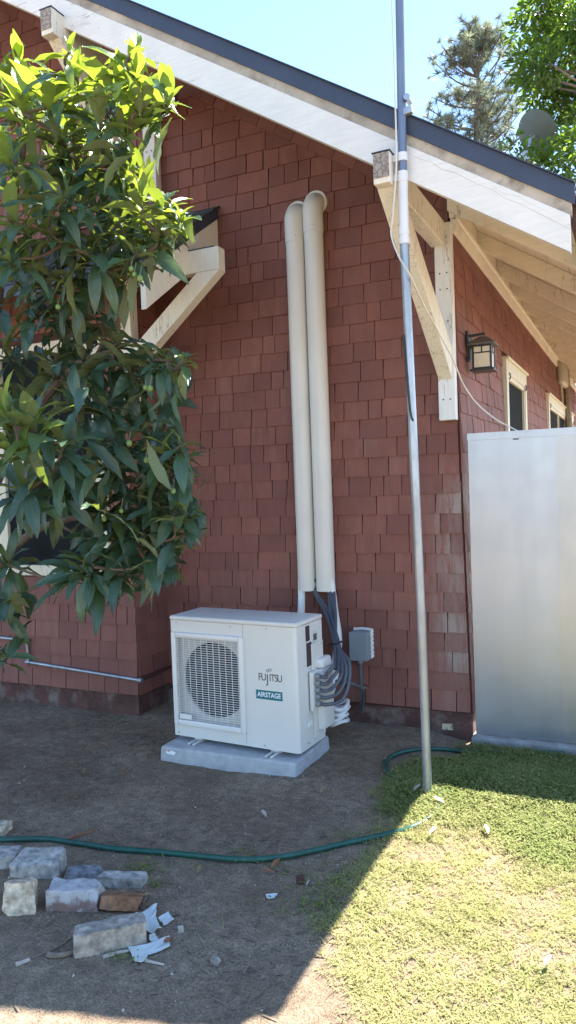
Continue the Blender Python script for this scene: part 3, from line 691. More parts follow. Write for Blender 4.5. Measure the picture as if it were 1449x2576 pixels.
for i in range(5):
    z = .445-i*.0405; y = .165
    a = ACM@Vector((HX+.031, y, z)); b = ACM@Vector((HX+.058, y, z)); d = (b-a).normalized()
    acb(MB().tube([(HX+.0305, y, z), (HX+.05, y, z), (HX+.0505, y, z), (HX+.062, y, z)], [.0185, .0185, .0155, .0155], 14), 'conduit_fitting', 'fitting_grey', smooth=True)
    s0 = b+d*.006
    bx_ = -1.662+.018*i; e_ = Vector((-1.945+.017*i-.03 if i > 1 else -2.062+.024*i, -.075-.018*(i % 2), .93))
    p = [s0, s0+d*.035, Vector((bx_-.03, -.775+.008*i, s0.z+.004)), Vector((bx_, -.735+.010*i, s0.z+.040+.008*i)), Vector((bx_-.018, -.66+.012*i, .545+.006*i)), Vector((-1.745+.016*(i % 3), -.50+.018*(i % 2), .65+.012*(i % 2))), Vector((-1.85+.016*(i-2), -.28+.016*(i % 2), .79)), e_, e_+Vector((0, .004, .07))]
    o = MB().tube(spline(p, 8), .0112, 10).build('flexible_conduit', 'flex_grey', None, smooth=True)
    tag(o, ['dark flexible conduit from the topmost fitting of the unit', 'dark flexible conduit from the second fitting down', 'dark flexible conduit from the middle fitting of five', 'dark flexible conduit from the fourth fitting down', 'dark flexible conduit from the lowest fitting of the unit'][i], 'conduit', 'flexible conduits plugged into the outdoor unit')
p = [(-1.66, -.70, .47), (-1.60, -.56, .42), (-1.625, -.33, .31), (-1.70, -.16, .16), (-1.735, -.085, .105)]
tag(MB().tube(spline(p, 8), .0115, 10).build('flexible_conduit', 'flex_grey', None, smooth=True), 'thin dark conduit sweeping down to the foot of the grey junction box', 'conduit')
tie = MB().tube([Vector((-1.735+.042*math.cos(t), -.49+.034*math.sin(t), .655+.01*math.cos(t))) for t in np.linspace(0, 2*math.pi, 17)], .004, 6, False).build('cable_tie', 'cable_black', None)
tag(tie, 'black tie gathering the flexible conduits', 'cable tie')
# insulated white line sets leaving the covers
p = [(-2.135, -.10, 1.0), (-2.135, -.11, .85), (-2.13, -.16, .60), (-2.10, -.22, .35)]
tag(MB().tube(spline(p, 6), .026, 10).build('insulated_pipe', 'white_foam', None, smooth=True), 'white insulated pipe dropping behind the unit from the cover nearer the bay', 'pipe')
p = [(-1.925, -.085, 1.0), (-1.905, -.09, .80), (-1.875, -.11, .60), (-1.87, -.18, .42), (-1.86, -.30, .30), (-1.84, -.40, .32)]
tag(MB().tube(spline(p, 8), .030, 10).build('insulated_pipe', 'white_foam', None, smooth=True), 'white insulated pipe hanging beside the conduits below the taller cover', 'pipe')
for i in range(4):
    c0 = Vector((-1.775-.004*i, -.40+.02*(i % 2), .235-.036*i)); pts = [c0+Vector((.05*math.cos(t)+.01, .09*math.sin(t), .012*math.sin(2*t+i))) for t in np.linspace(0, 2*math.pi, 25)]
    o = MB().tube(pts, .0125, 8, False).build('coiled_pipe', 'white_foam', None, smooth=True)
    tag(o, ['topmost white pipe coil of the stack behind the unit', 'second white pipe coil from the top of the stack', 'third white pipe coil from the top of the stack', 'lowest white pipe coil of the stack behind the unit'][i], 'pipe', 'white pipe coils behind the outdoor unit')

# ================================================================== pipe covers on the wall
for (x, zt, lab) in ((-2.101, 3.545, 'cream round pipe cover on the wall, the shorter of the pair'), (-1.963, 3.590, 'cream round pipe cover on the wall, the taller of the pair')):
    t = thing('pipe_cover', lab, 'pipe cover', (x, -.072, .92), group='pipe covers climbing the gable wall')
    y0 = -.076; rad = .0655
    MB().tube([(x, y0, .92), (x, y0, zt-.20)], rad, 28).build('cover_pipe', 'pvc_cream', t, smooth=True)
    path = [(x, y0, zt-.235), (x, y0, zt-.09)]+[(x, y0+.085*(1-math.cos(a)), zt-.09+.075*math.sin(a)) for a in np.linspace(.2, math.pi/2, 8)]+[(x, -.012, zt-.015)]
    MB().tube(path, [rad+.004]*2+[rad+.004]*8+[rad+.002], 28).build('elbow', 'pvc_cream', t, smooth=True)
    MB().tube([(x, -.030, zt-.02), (x, -.012, zt-.02)], [rad+.020, rad+.022], 28).build('wall_flange', 'pvc_cream', t, smooth=True)
    MB().cyl((x+.03, y0-rad+.008, zt-.20), (x+.03, y0-rad-.001, zt-.20), .004, 6).build('screw', 'steel_bolt', t)

# ================================================================== junction box with its conduit
jb = thing('junction_box', 'grey electrical junction box on the red shingles', 'electrical box', (-1.735, -.05, .45))
MB().box(-1.79, -1.665, -.095, -.018, .455, .648).build('box_body', 'box_grey', jb, bevel=.004)
MB().box(-1.797, -1.672, -.104, -.0955, .452, .645).build('cover', 'box_grey', jb, bevel=.003)
for z in (.475, .50, .53, .56, .59, .62, .645): MB().tube([(-1.668, -.03, z-.012), (-1.655, -.03, z), (-1.66, -.03, z+.014)], .012, 6).build('sealant', 'caulk', jb, smooth=True)
MB().tube([(-1.785, -.03, .654), (-1.72, -.03, .660), (-1.665, -.03, .656)], .010, 6).build('sealant', 'caulk', jb, smooth=True)
rc = thing('rigid_conduit', 'short vertical grey conduit below the junction box', 'conduit', (-1.735, -.06, .09))
MB().tube([(-1.735, -.06, .452), (-1.735, -.06, .09)], .0125, 12).build('conduit_pipe', 'flex_grey', rc, smooth=True)
MB().tube([(-1.735, -.06, .452), (-1.735, -.06, .43)], .019, 12).build('connector', 'fitting_grey', rc, smooth=True)
MB().tube([(-1.735, -.06, .268), (-1.735, -.06, .250)], .0155, 12).build('strap', 'steel_bolt', rc, smooth=True)
MB().box(-1.72, -1.692, -.05, -.045, .252, .266).box(-1.778, -1.75, -.05, -.045, .252, .266).build('strap_ear', 'steel_bolt', rc)

# ================================================================== pole
PP = [(-1.000, -1.150, -.1), (-1.002, -1.15, .5), (-1.007, -1.15, 1.069), (-1.021, -1.15, 1.95), (-1.033, -1.15, 2.86), (-1.030, -1.15, 3.19), (-1.019, -1.15, 4.016), (-1.006, -1.15, 5.0), (-1.0, -1.15, 6.2)]
sp = spline(PP, 6)
def pole_at(z):
    for a, b in zip(sp, sp[1:]):
        if a.z <= z <= b.z: return a.lerp(b, (z-a.z)/(b.z-a.z))
pole = thing('antenna_pole', 'tall galvanised steel pole strapped to the roof bracket', 'pole', (-1.0, -1.15, 0))
def pseg(z0, z1, rad, name, mat):
    return MB().tube([pole_at(z) for z in np.linspace(z0, z1, max(2, int((z1-z0)/.15)))], rad, 16).build(name, mat, pole, smooth=True)
pseg(-.08, 2.86, .0225, 'lower_pipe', 'galv'); pseg(2.80, 6.1, .0215, 'upper_pipe', 'galv_blue')
pseg(2.845, 3.16, .0240, 'sleeve', 'pvc_white'); pseg(2.83, 2.862, .0275, 'sleeve_ring', 'pvc_white'); pseg(2.875, 2.91, .0268, 'sleeve_ring', 'pvc_white')
pseg(3.135, 3.185, .0268, 'strap', 'pvc_white'); pseg(3.235, 3.275, .0268, 'strap', 'pvc_white')
for z in (3.16, 3.255):
    q = pole_at(z); MB().box(-1.078, q.x-.01, q.y-.012, q.y+.012, z-.016, z+.016).build('strap_tab', 'pvc_white', pole)
q = pole_at(3.50)
MB().beam((q.x+.0, q.y, 3.47), (q.x+.055, q.y-.004, 3.475), .03, .035, (0, 1, 0)).build('clamp', 'galv', pole, bevel=.003)
MB().cyl((q.x+.035, q.y-.03, 3.53), (q.x+.035, q.y+.03, 3.53), .016, 12).build('clamp_bolt', 'steel_bolt', pole, smooth=True)
# cables
def on_pole(z, dx, dy=-.03): q = pole_at(z); return (q.x+dx, q.y+dy, z)
pc = [on_pole(6.0, -.05), on_pole(5.0, -.048), on_pole(4.2, -.036), on_pole(3.6, -.028, -.02), on_pole(3.4, -.022, -.03), on_pole(3.2, -.024, -.03), on_pole(3.05, -.022, -.03)]
pc = pc[:6]+[tuple(onY(988, 545, -1.17)), tuple(onY(984, 590, -1.16)), tuple(onY(1003, 645, -1.20)), tuple(onY(1030, 690, -1.20)), tuple(onY(1060, 755, -.95)), tuple(onY(1100, 830, -.66)), tuple(onY(1140, 905, -.30)), tuple(onY(1165, 965, -.08)), tuple(onY(1200, 1015, -.03)), tuple(onY(1245, 1053, -.03)), tuple(onY(1275, 1070, .02)), tuple(onY(1306, 1086, .05))]
tag(MB().tube(spline(pc, 8), .0046, 6).build('cable', 'cable_white', None, smooth=True), 'pale cable running down the pole and slung across to the fence top', 'cable')
tag(MB().tube(spline([on_pole(2.38, -.020, -.022), on_pole(2.2, -.012, -.026), on_pole(2.0, .0, -.028), on_pole(1.95, .012, -.026)], 8), .006, 6).build('cable_end', 'cable_black', None, smooth=True), 'loose black cable end against the steel pole', 'cable')

# ================================================================== wall lantern
lx = xr(2.5)
lamp = thing('wall_lantern', 'black square lantern with amber panes on the side wall', 'lamp', (lx, .27, 2.5))
MB().box(lx+.016, lx+.032, .215, .325, 2.44, 2.635).build('back_plate', 'black_metal', lamp, bevel=.004)
LY = .27; L0, L1 = lx+.065, lx+.175
MB().beam((lx+.03, LY, 2.605), (lx+.135, LY, 2.612), .02, .016, (0, 1, 0)).build('arm', 'black_metal', lamp, bevel=.002)
MB().tube(spline([(lx+.03, LY-.03, 2.50), (lx+.045, LY-.03, 2.54), (lx+.05, LY-.02, 2.59)], 5), .004, 6).build('scroll', 'steel_bolt', lamp)
cxm = (L0+L1)/2
MB().add([(cxm-.088, LY-.088, 2.540), (cxm+.088, LY-.088, 2.540), (cxm+.088, LY+.088, 2.540), (cxm-.088, LY+.088, 2.540), (cxm-.088, LY-.088, 2.530), (cxm+.088, LY-.088, 2.530), (cxm+.088, LY+.088, 2.530), (cxm-.088, LY+.088, 2.530), (cxm-.025, LY-.025, 2.592), (cxm+.025, LY-.025, 2.592), (cxm+.025, LY+.025, 2.592), (cxm-.025, LY+.025, 2.592)],
         [(0, 1, 9, 8), (1, 2, 10, 9), (2, 3, 11, 10), (3, 0, 8, 11), (8, 9, 10, 11), (4, 5, 1, 0), (5, 6, 2, 1), (6, 7, 3, 2), (7, 4, 0, 3), (7, 6, 5, 4)]).build('lantern_roof', 'lamp_roof', lamp)
hw = .058
fr = MB()
for sx in (-1, 1):
    for sy_ in (-1, 1): fr.box(cxm+sx*hw-.006, cxm+sx*hw+.006, LY+sy_*hw-.006, LY+sy_*hw+.006, 2.377, 2.529)
for zz in (2.477, 2.521, 2.377):
    fr.box(cxm-hw+.006, cxm+hw-.006, LY-hw-.005, LY-hw+.005, zz, zz+.008); fr.box(cxm-hw+.006, cxm+hw-.006, LY+hw-.005, LY+hw+.005, zz, zz+.008)
    fr.box(cxm-hw-.005, cxm-hw+.005, LY-hw+.006, LY+hw-.006, zz, zz+.008); fr.box(cxm+hw-.005, cxm+hw+.005, LY-hw+.006, LY+hw-.006, zz, zz+.008)
fr.box(cxm-.004, cxm+.004, LY-hw-.005, LY-hw+.005, 2.485, 2.521); fr.box(cxm+hw-.005, cxm+hw+.005, LY-.004, LY+.004, 2.485, 2.521)
fr.build('lantern_frame', 'black_metal', lamp)
MB().box(cxm-.078, cxm+.078, LY-.078, LY+.078, 2.362, 2.376).build('lantern_base', 'black_metal', lamp, bevel=.003)
for (a, b, y0, y1) in ((cxm-hw+.007, cxm+hw-.007, LY-hw-.001, LY-hw+.001), (cxm-hw+.007, cxm+hw-.007, LY+hw-.001, LY+hw+.001), (cxm+hw-.001, cxm+hw+.001, LY-hw+.007, LY+hw-.007), (cxm-hw-.001, cxm-hw+.001, LY-hw+.007, LY+hw-.007)):
    MB().box(a, b, y0, y1, 2.386, 2.520).build('pane', 'lamp_glass', lamp)
# beige service box far down the side wall
sb = thing('service_box', 'beige rounded service box high on the far side wall', 'box', (xr(3.1), 7.0, 2.9))
MB().box(xr(3.1)+.012, xr(3.1)+.12, 6.6, 7.35, 2.97, 3.295).build('box_body', 'beige_plastic', sb, bevel=.05, smooth=True, seg=3)
MB().tube(spline([(xr(3.)+.04, 6.95, 2.99), (xr(3.)+.04, 6.95, 2.86), (xr(3.)+.05, 6.9, 2.72), (xr(3.)+.05, 6.5, 2.70)], 6), .02, 8).build('cable_tail', 'beige_plastic', sb, smooth=True)

# ================================================================== steel pipe along the bay
t = thing('steel_pipe', 'thin grey steel pipe running along the foot of the bay', 'pipe', (BX, BY-.03, .27))
yy = BY-.035
MB().tube([(-5.2, yy, .54), (-4.36, yy, .515)], .013, 10).build('pipe_run', 'galv', t, smooth=True)
MB().tube([(-4.36, yy, .515), (-4.355, yy, .345)], .013, 10).build('pipe_run', 'galv', t, smooth=True)
MB().tube([(-4.355, yy, .345), (BX+.04, yy, .283)], .013, 10).build('pipe_run', 'galv', t, smooth=True)
MB().tube([(BX+.04, yy, .283), (BX+.038, -.04, .29)], .012, 10).build('pipe_run', 'wall_back', t, smooth=True)
for p in ((-4.36, yy, .515), (-4.355, yy, .345), (BX+.04, yy, .283)):
    MB().tube([Vector(p)+Vector((-.022, 0, 0)), Vector(p)+Vector((.02, 0, 0))], .018, 10).build('elbow', 'galv', t, smooth=True)

# ================================================================== satellite dish
dc = onY(1346, 342, 8.6); dish = thing('satellite_dish', 'grey green satellite dish beyond the roof', 'satellite dish', (dc.x, 8.9, 6.3))
ax_ = Vector((.55, .62, .55)).normalized(); a_ = ax_.orthogonal().normalized(); b_ = ax_.cross(a_); mb = MB(); N = 36; K = 6
vs_ = [tuple(dc)]
for k in range(1, K+1):
    rad = .40*k/K; vs_ += [tuple(dc+a_*rad*math.cos(2*math.pi*i/N)+b_*rad*math.sin(2*math.pi*i/N)+ax_*(.5*rad*rad)) for i in range(N)]
fs_ = [(0, 1+i, 1+(i+1) % N) for i in range(N)]+[(1+k*N+i, 1+k*N+(i+1) % N, 1+(k+1)*N+(i+1) % N, 1+(k+1)*N+i) for k in range(K-1) for i in range(N)]
vs2 = [tuple(Vector(v)-ax_*.012) for v in vs_]; nv = len(vs_)
mb.add(vs_+vs2, fs_+[tuple(nv+i for i in f)[::-1] for f in fs_]+[(1+(K-1)*N+i, 1+(K-1)*N+(i+1) % N, nv+1+(K-1)*N+(i+1) % N, nv+1+(K-1)*N+i) for i in range(N)])
mb.build('reflector', 'dish_grey', dish, smooth=True)
MB().tube([dc-ax_*.014, dc-ax_*.12, Vector((dc.x-.12, 8.5, dc.z-.45)), Vector((dc.x-.15, 8.5, dc.z-1.0))], .03, 8).build('mount', 'galv', dish, smooth=True)
MB().tube([dc-b_*.36+ax_*.05, dc-b_*.30+ax_*.45], .015, 6).build('feed_arm', 'galv', dish)
MB().box(dc.x-.20, dc.x-.06, 8.42, 8.55, dc.z-.42, dc.z-.26).build('mount_bracket', 'galv', dish)

# ================================================================== hose
hp = [(-140, 2108), (-60, 2116), (0, 2119), (90, 2117), (190, 2127), (280, 2141), (380, 2149), (500, 2160), (600, 2169), (690, 2165), (780, 2149), (870, 2128), (960, 2109), (1040, 2085), (1095, 2050), (1110, 2010), (1085, 1988), (1040, 1978), (990, 1958), (968, 1934), (985, 1908), (1030, 1893), (1090, 1889), (1140, 1892), (1200, 1899), (1290, 1897), (1420, 1900)]
hv = [gpt(x, y, .013 if i < 13 or i > 16 else .006) for i, (x, y) in enumerate(hp)]
def flat(o):   # lay smoothed points on the ground
    for p in o: p.z = max(p.z, ground_z(p.x, p.y)+.009)
    return o
tag(MB().tube(flat(spline(hv, 8)), .0135, 10).build('garden_hose', 'hose_green', None, smooth=True), 'dark green garden hose snaking over the dirt and looping by the pole', 'hose')

# ================================================================== stones and litter
def stone(px, py, size, rzd, mat, label, tilt=(0, 0), seed=0, rough=.010, name='stone', cat='stone', taper=.17, sink=.25):
    rr_ = random.Random(seed); p = gpt(px, py); lx_, ly_, lz_ = size
    bm = bmesh.new(); bmesh.ops.create_cube(bm, size=1.)
    for v in bm.verts:
        v.co = Vector((v.co.x*lx_*(1+rr_.uniform(-taper, taper)), v.co.y*ly_*(1+rr_.uniform(-taper, taper)), v.co.z*lz_*(1+rr_.uniform(-taper, taper))))
        if v.co.z > 0: v.co.x *= 1-abs(rr_.uniform(0, taper)); v.co.y *= 1-abs(rr_.uniform(0, taper))
    for _ in range(6):     # knocked-off corners
        sg = Vector([rr_.choice((-1, 1)) for _ in range(3)]); nn3 = Vector((sg.x*rr_.uniform(.4, 1), sg.y*rr_.uniform(.4, 1), sg.z*rr_.uniform(.4, 1))).normalized()
        co = Vector((sg.x*lx_/2, sg.y*ly_/2, sg.z*lz_/2)); co = co-nn3*min(size)*rr_.uniform(.12, .30)
        bmesh.ops.bisect_plane(bm, geom=list(bm.verts)+list(bm.edges)+list(bm.faces), plane_co=co, plane_no=nn3, clear_outer=True)
        bmesh.ops.holes_fill(bm, edges=[e for e in bm.edges if e.is_boundary])
    bmesh.ops.bevel(bm, geom=list(bm.edges), offset=min(size)*.035, segments=1, affect='EDGES', clamp_overlap=True)
    bmesh.ops.triangulate(bm, faces=bm.faces)
    for _ in range(3):
        bmesh.ops.subdivide_edges(bm, edges=[e for e in bm.edges if e.calc_length() > .022], cuts=1)
        bmesh.ops.triangulate(bm, faces=bm.faces)
    bmesh.ops.triangulate(bm, faces=bm.faces)
    for v in bm.verts:
        q = v.co*1.; n3 = mnoise.noise_vector(q*26+Vector((seed, 0, 0)))+.5*mnoise.noise_vector(q*70+Vector((seed, 3, 0)))
        v.co += n3*rough*.5
    me = bpy.data.meshes.new(name); bm.to_mesh(me); bm.free(); me.materials.append(MAT[mat]); me.shade_smooth(); me.set_sharp_from_angle(angle=R_(28))
    o = bpy.data.objects.new(name, me); COL.objects.link(o)
    o.location = (p.x, p.y, p.z+lz_*(.5-sink)); o.rotation_euler = (R_(tilt[0]), R_(tilt[1]), R_(rzd)); return tag(o, label, cat)
stone(4, 2092, (.09, .09, .055), 20, 'stone_cream', 'small pale cream stone on the far side of the hose', seed=1)
stone(12, 2172, (.14, .13, .08), 32, 'stone_grey', 'grey flat stone with a cut edge beside the large slab', seed=2)
stone(102, 2188, (.215, .15, .085), 24, 'stone_grey', 'large flat grey stone slab next to the hose', seed=3, taper=.18)
stone(206, 2206, (.17, .10, .06), 18, 'stone_blue', 'dark blue grey stone half buried behind the mortared brick', seed=4, taper=.2, sink=.45)
stone(312, 2222, (.195, .065, .055), 20, 'stone_grey', 'narrow grey stone bar behind the rusty stone', seed=5)
stone(54, 2282, (.125, .085, .135), 36, 'stone_cream', 'upright cream block with dark pitted face', seed=6, tilt=(-14, 0), taper=.08)
stone(190, 2276, (.215, .10, .11), 22, 'brick_mortar', 'pinkish brick caked with white mortar', seed=7, taper=.06, rough=.013, name='brick', cat='brick')
stone(306, 2276, (.165, .11, .055), 26, 'stone_rust', 'flat stone with a rust brown tilted face', seed=8, tilt=(-22, 6), taper=.14)
stone(276, 2378, (.255, .09, .105), 44, 'stone_tan', 'long tan stone bar lying by the white paint flakes', seed=9, taper=.08)
def shard(pxs, label, seed, curl=.012, mat='paint_shard', th=.003, lift=.008):
    rr_ = random.Random(seed); P = [gpt(x, y) for x, y in pxs]; c = sum(P, Vector())/len(P)
    pts = []
    for i in range(len(P)):
        a, b = P[i], P[(i+1) % len(P)]
        for k in range(3):
            q = a.lerp(b, k/3); 
            if k: q = q+Vector((rr_.uniform(-.004, .004), rr_.uniform(-.004, .004), 0))
            pts.append(q)
    n = len(pts); top = []
    for q in pts: top.append(Vector((q.x, q.y, ground_z(q.x, q.y)+lift+curl*rr_.uniform(0, 1)*((q-c).length/.08))))
    cc = Vector((c.x, c.y, ground_z(c.x, c.y)+lift)); mid = [cc.lerp(q, .55)+Vector((0, 0, -.002)) for q in top]
    mb = MB(); dn = Vector((0, 0, -th)); V = [cc]+mid+top; V2 = [v+dn for v in V]; m = len(V)
    F = [(0, 1+i, 1+(i+1) % n) for i in range(n)]+[(1+i, 1+n+i, 1+n+(i+1) % n, 1+(i+1) % n) for i in range(n)]
    mb.add(V+V2, F+[tuple(m+i for i in f)[::-1] for f in F]+[(1+n+i, m+1+n+i, m+1+n+(i+1) % n, 1+n+(i+1) % n) for i in range(n)])
    return tag(mb.build('paint_flake', mat), label, 'paint flake')
shard([(335, 2310), (362, 2300), (396, 2281), (392, 2310), (408, 2358), (372, 2352), (352, 2340)], 'jagged star shaped white paint flake leaning on the tan stone', 1, .02)
shard([(322, 2388), (370, 2380), (426, 2364), (428, 2388), (372, 2408), (356, 2432), (334, 2418)], 'largest white paint flake in front of the tan stone', 2, .01)
shard([(398, 2315), (424, 2300), (438, 2318), (412, 2332)], 'small white paint flake beside the star shaped flake', 3, .01)
shard([(375, 2358), (392, 2352), (398, 2374), (380, 2372)], 'tiny white paint flake between the two big flakes', 4, .008)
shard([(668, 2254), (698, 2252), (692, 2262), (672, 2263)], 'lone white paint flake out on the open dirt', 5, .004)
def sticks(pxs, rad, label, mat='twig', name='twig', cat='twig'):
    v = [gpt(x, y, rad*.8) for x, y in pxs]; v = spline(v, 5); n = len(v)
    return tag(MB().tube(v, [rad*(1-.5*i/n) for i in range(n)], 7).build(name, mat, None, smooth=True), label, cat)
sticks([(78, 2412), (140, 2388), (190, 2355), (240, 2316)], .0045, 'thin grey twig lying left of the tan stone')
sticks([(40, 2432), (76, 2418)], .009, 'short pale wood stub at the end of a thin twig', 'pale_wood', 'wood_stub', 'wood')
sticks([(120, 2408), (160, 2408), (200, 2392)], .011, 'curled bark strip tucked against the tan stone', 'twig', 'bark_strip', 'bark')
sticks([(260, 2412), (300, 2400), (325, 2396)], .008, 'weathered splinter beneath the largest flake', 'pale_wood', 'wood_splinter', 'wood')
sticks([(366, 2420), (412, 2430)], .006, 'pale stick on the edge of the largest flake', 'pale_wood', 'stick', 'wood')
sticks([(172, 2112), (205, 2102), (250, 2088)], .007, 'brown bark strip behind the hose', 'dry_leaf_rust', 'bark_strip', 'bark')
sticks([(690, 2185), (1, 1)][:1]+[(712, 2196)], .004, 'short twig in front of the hose')
st_ = stone(756, 2224, (.035, .012, .05), 10, 'brown_wood', 'small brown wood stake stub poking from the dirt', seed=31, name='wood_stub', cat='wood', rough=.003)
stone(455, 2343, (.022, .016, .03), 30, 'pale_wood', 'small pale wood chip beside a rusty leaf', seed=32, name='wood_chip', cat='wood', rough=.003)
stone(542, 2420, (.03, .026, .018), 0, 'stone_tan', 'small round dark pebble alone on the dirt', seed=33, name='pebble', cat='pebble', rough=.004)
wc = stone(1128, 1836, (.075, .020, .04), 0, 'stone_cream', 'white plaster patch at the foot of the foundation', seed=34, name='plaster_patch', cat='plaster', rough=.006)
wc.location = (-1.165, .004, .03)

# -- leaf geometry
def leaf_geo(L=1., Wd=.30, droop=.25, fold=.25, wave=.0, nL=8, nW=4, tipx=.45):
    V = []; UV = []; F = []
    for i in range(nL+1):
        u = i/nL; hw_ = Wd*.5*(math.sin(math.pi*u**1.18)**.82) if 0 < u < 1 else .006
        x = L*u*(1-.12*droop*u); zc = -droop*u*u*L*.8+.06*L*math.sin(u*math.pi)
        for j in range(nW+1):
            v = j/nW-.5; y = 2*v*hw_; z = zc+fold*abs(y)*.9+wave*math.sin(u*17+j*2)*abs(v)*.05
            V.append((x, y, z)); UV.append((u, j/nW))
    for i in range(nL):
        for j in range(nW): F.append((i*(nW+1)+j, (i+1)*(nW+1)+j, (i+1)*(nW+1)+j+1, i*(nW+1)+j+1))
    return np.array(V), np.array(F), np.array(UV)
def leaf_mesh(geo, tint, mat, name='leaf'):
    V, F, UV = geo; m = bpy.data.meshes.new(name); m.from_pydata(V.tolist(), [], F.tolist()); m.materials.append(MAT[mat])
    ul = m.uv_layers.new(name='UVMap'); ul.data.foreach_set('uv', UV[F.reshape(-1)].reshape(-1))
    a = m.attributes.new('tint', 'FLOAT', 'POINT'); a.data.foreach_set('value', np.full(len(V), tint, np.float32)); m.shade_smooth(); return m
def batch(name, geos, mats4, tints, mat, parent, smooth=True):
    """one mesh out of many placed leaf geometries"""
    Vs, Fs, Us, Ts, b = [], [], [], [], 0
    for (V, F, UV), M, t in zip(geos, mats4, tints):
        M = np.array(M); Vs.append(V@M[:3, :3].T+M[:3, 3]); Fs.append(F+b); Us.append(UV[F.reshape(-1)]); Ts.append(np.full(len(V), t)); b += len(V)
    Vs = np.concatenate(Vs); Fs = np.concatenate(Fs); m = bpy.data.meshes.new(name); k = Fs.shape[1]
    m.vertices.add(len(Vs)); m.vertices.foreach_set('co', Vs.astype(np.float32).reshape(-1))
    m.loops.add(Fs.size); m.loops.foreach_set('vertex_index', Fs.astype(np.int32).reshape(-1))
    m.polygons.add(len(Fs)); m.polygons.foreach_set('loop_start', np.arange(0, Fs.size, k, dtype=np.int32)); m.polygons.foreach_set('loop_total', np.full(len(Fs), k, np.int32))
    m.update(); m.validate()
    ul = m.uv_layers.new(name='UVMap'); ul.data.foreach_set('uv', np.concatenate(Us).astype(np.float32).reshape(-1))
    a = m.attributes.new('tint', 'FLOAT', 'POINT'); a.data.foreach_set('value', np.concatenate(Ts).astype(np.float32))
    m.materials.append(MAT[mat])
    if smooth: m.shade_smooth()
    return stuff(link(bpy.data.objects.new(name, m), parent))
def leaf_matrix(p, d, up, L, roll=0.):
    d = Vector(d).normalized(); up = Vector(up); z = (up-d*up.dot(d))
    z = z.normalized() if z.length > 1e-4 else d.orthogonal().normalized(); y = z.cross(d)
    R = Matrix((d, y, z)).transposed().to_4x4()
    return Matrix.Translation(p)@R@Matrix.Rotation(roll, 4, 'X')@Matrix.Diagonal((L, L, L, 1))

# ================================================================== loquat tree
tree = thing('loquat_tree', 'leafy loquat tree in front of the bay with long glossy leaves', 'tree', (-3.75, -1.55, 0))
lr = random.Random(11)
# (px, py, distance plane Y, number of leaves, leaf length, new growth plus sunlight painted into the tint 0..1)
CL = [(45, 165, -2.05, 9, .25, 1), (130, 265, -2.1, 10, .24, .9), (195, 200, -2.1, 10, .24, 1), (300, 225, -2.05, 11, .25, 1), (340, 190, -2.1, 10, .25, 1), (365, 265, -2.1, 11, .25, .9), (330, 330, -2.0, 10, .23, .6),
      (250, 310, -2.15, 10, .22, .7), (60, 285, -2.2, 10, .24, .9), (15, 230, -2.1, 9, .24, .9), (160, 350, -2.0, 10, .23, .5), (20, 400, -2.3, 10, .24, .8), (90, 420, -2.1, 10, .22, .3), (220, 420, -1.95, 10, .22, .2),
      (300, 420, -1.9, 9, .22, .2), (165, 500, -2.15, 9, .26, .25), (360, 510, -2.05, 10, .23, .75), (420, 525, -2.0, 8, .22, .7), (300, 560, -2.0, 9, .22, .5), (400, 590, -1.95, 9, .24, .35),
      (345, 640, -2.0, 9, .24, .3), (225, 640, -2.05, 10, .24, .15), (120, 580, -2.2, 10, .24, .4), (40, 560, -2.25, 10, .24, .5), (20, 650, -2.3, 10, .25, .4), (100, 690, -2.0, 10, .23, .1), (180, 730, -1.9, 9, .23, .05),
      (320, 700, -1.9, 8, .23, .2), (70, 780, -1.95, 10, .24, .05), (150, 800, -1.8, 10, .24, 0), (240, 800, -1.75, 9, .24, 0), (300, 860, -1.8, 10, .24, .1), (390, 905, -1.8, 10, .22, .25), (425, 905, -1.85, 8, .2, .35), (340, 930, -1.75, 10, .24, .1),
      (230, 930, -1.8, 10, .25, .05), (130, 930, -1.85, 10, .25, .05), (30, 900, -1.9, 10, .24, 0), (20, 1055, -2.55, 11, .24, .75), (85, 1085, -2.45, 11, .25, .65), (30, 1130, -2.5, 10, .25, .6), (160, 1120, -2.2, 10, .24, .3),
      (190, 1010, -1.9, 10, .25, .1), (270, 1030, -1.85, 10, .24, .1), (330, 1100, -1.9, 10, .24, .15), (410, 1145, -1.85, 10, .25, .4), (400, 1230, -1.8, 10, .26, .2), (300, 1180, -1.9, 11, .24, .2), (220, 1190, -1.95, 10, .24, .15),
      (130, 1210, -2.1, 10, .25, .2), (60, 1240, -2.2, 10, .24, .2), (250, 1270, -1.9, 10, .24, .1), (350, 1290, -1.85, 10, .25, .15), (440, 1275, -1.8, 9, .27, .25), (310, 1360, -1.9, 11, .25, .25), (385, 1370, -1.85, 9, .26, .25),
      (228, 1425, -1.98, 12, .27, .3), (20, 1420, -2.1, 10, .27, .15), (0, 1500, -2.1, 8, .27, .15), (15, 1655, -2.05, 6, .20, .45),
      (462, 905, -1.9, 7, .19, .4), (440, 930, -1.8, 7, .2, .3), (455, 1120, -1.9, 9, .23, .45), (445, 1165, -1.82, 8, .24, .3), (470, 1290, -1.85, 7, .25, .3), (440, 1335, -1.8, 7, .26, .25), (400, 1400, -1.85, 7, .25, .25),
      (205, 1440, -2.0, 8, .27, .3), (255, 1455, -1.95, 8, .27, .3), (330, 1430, -1.9, 7, .24, .2), (425, 255, -2.1, 6, .22, .85), (455, 555, -2.0, 6, .22, .6), (175, 130, -2.15, 6, .2, 1), (345, 130, -2.15, 6, .2, 1), (35, 125, -2.1, 6, .2, 1)]
tints = (.02, .2, .42, .7, 1.)
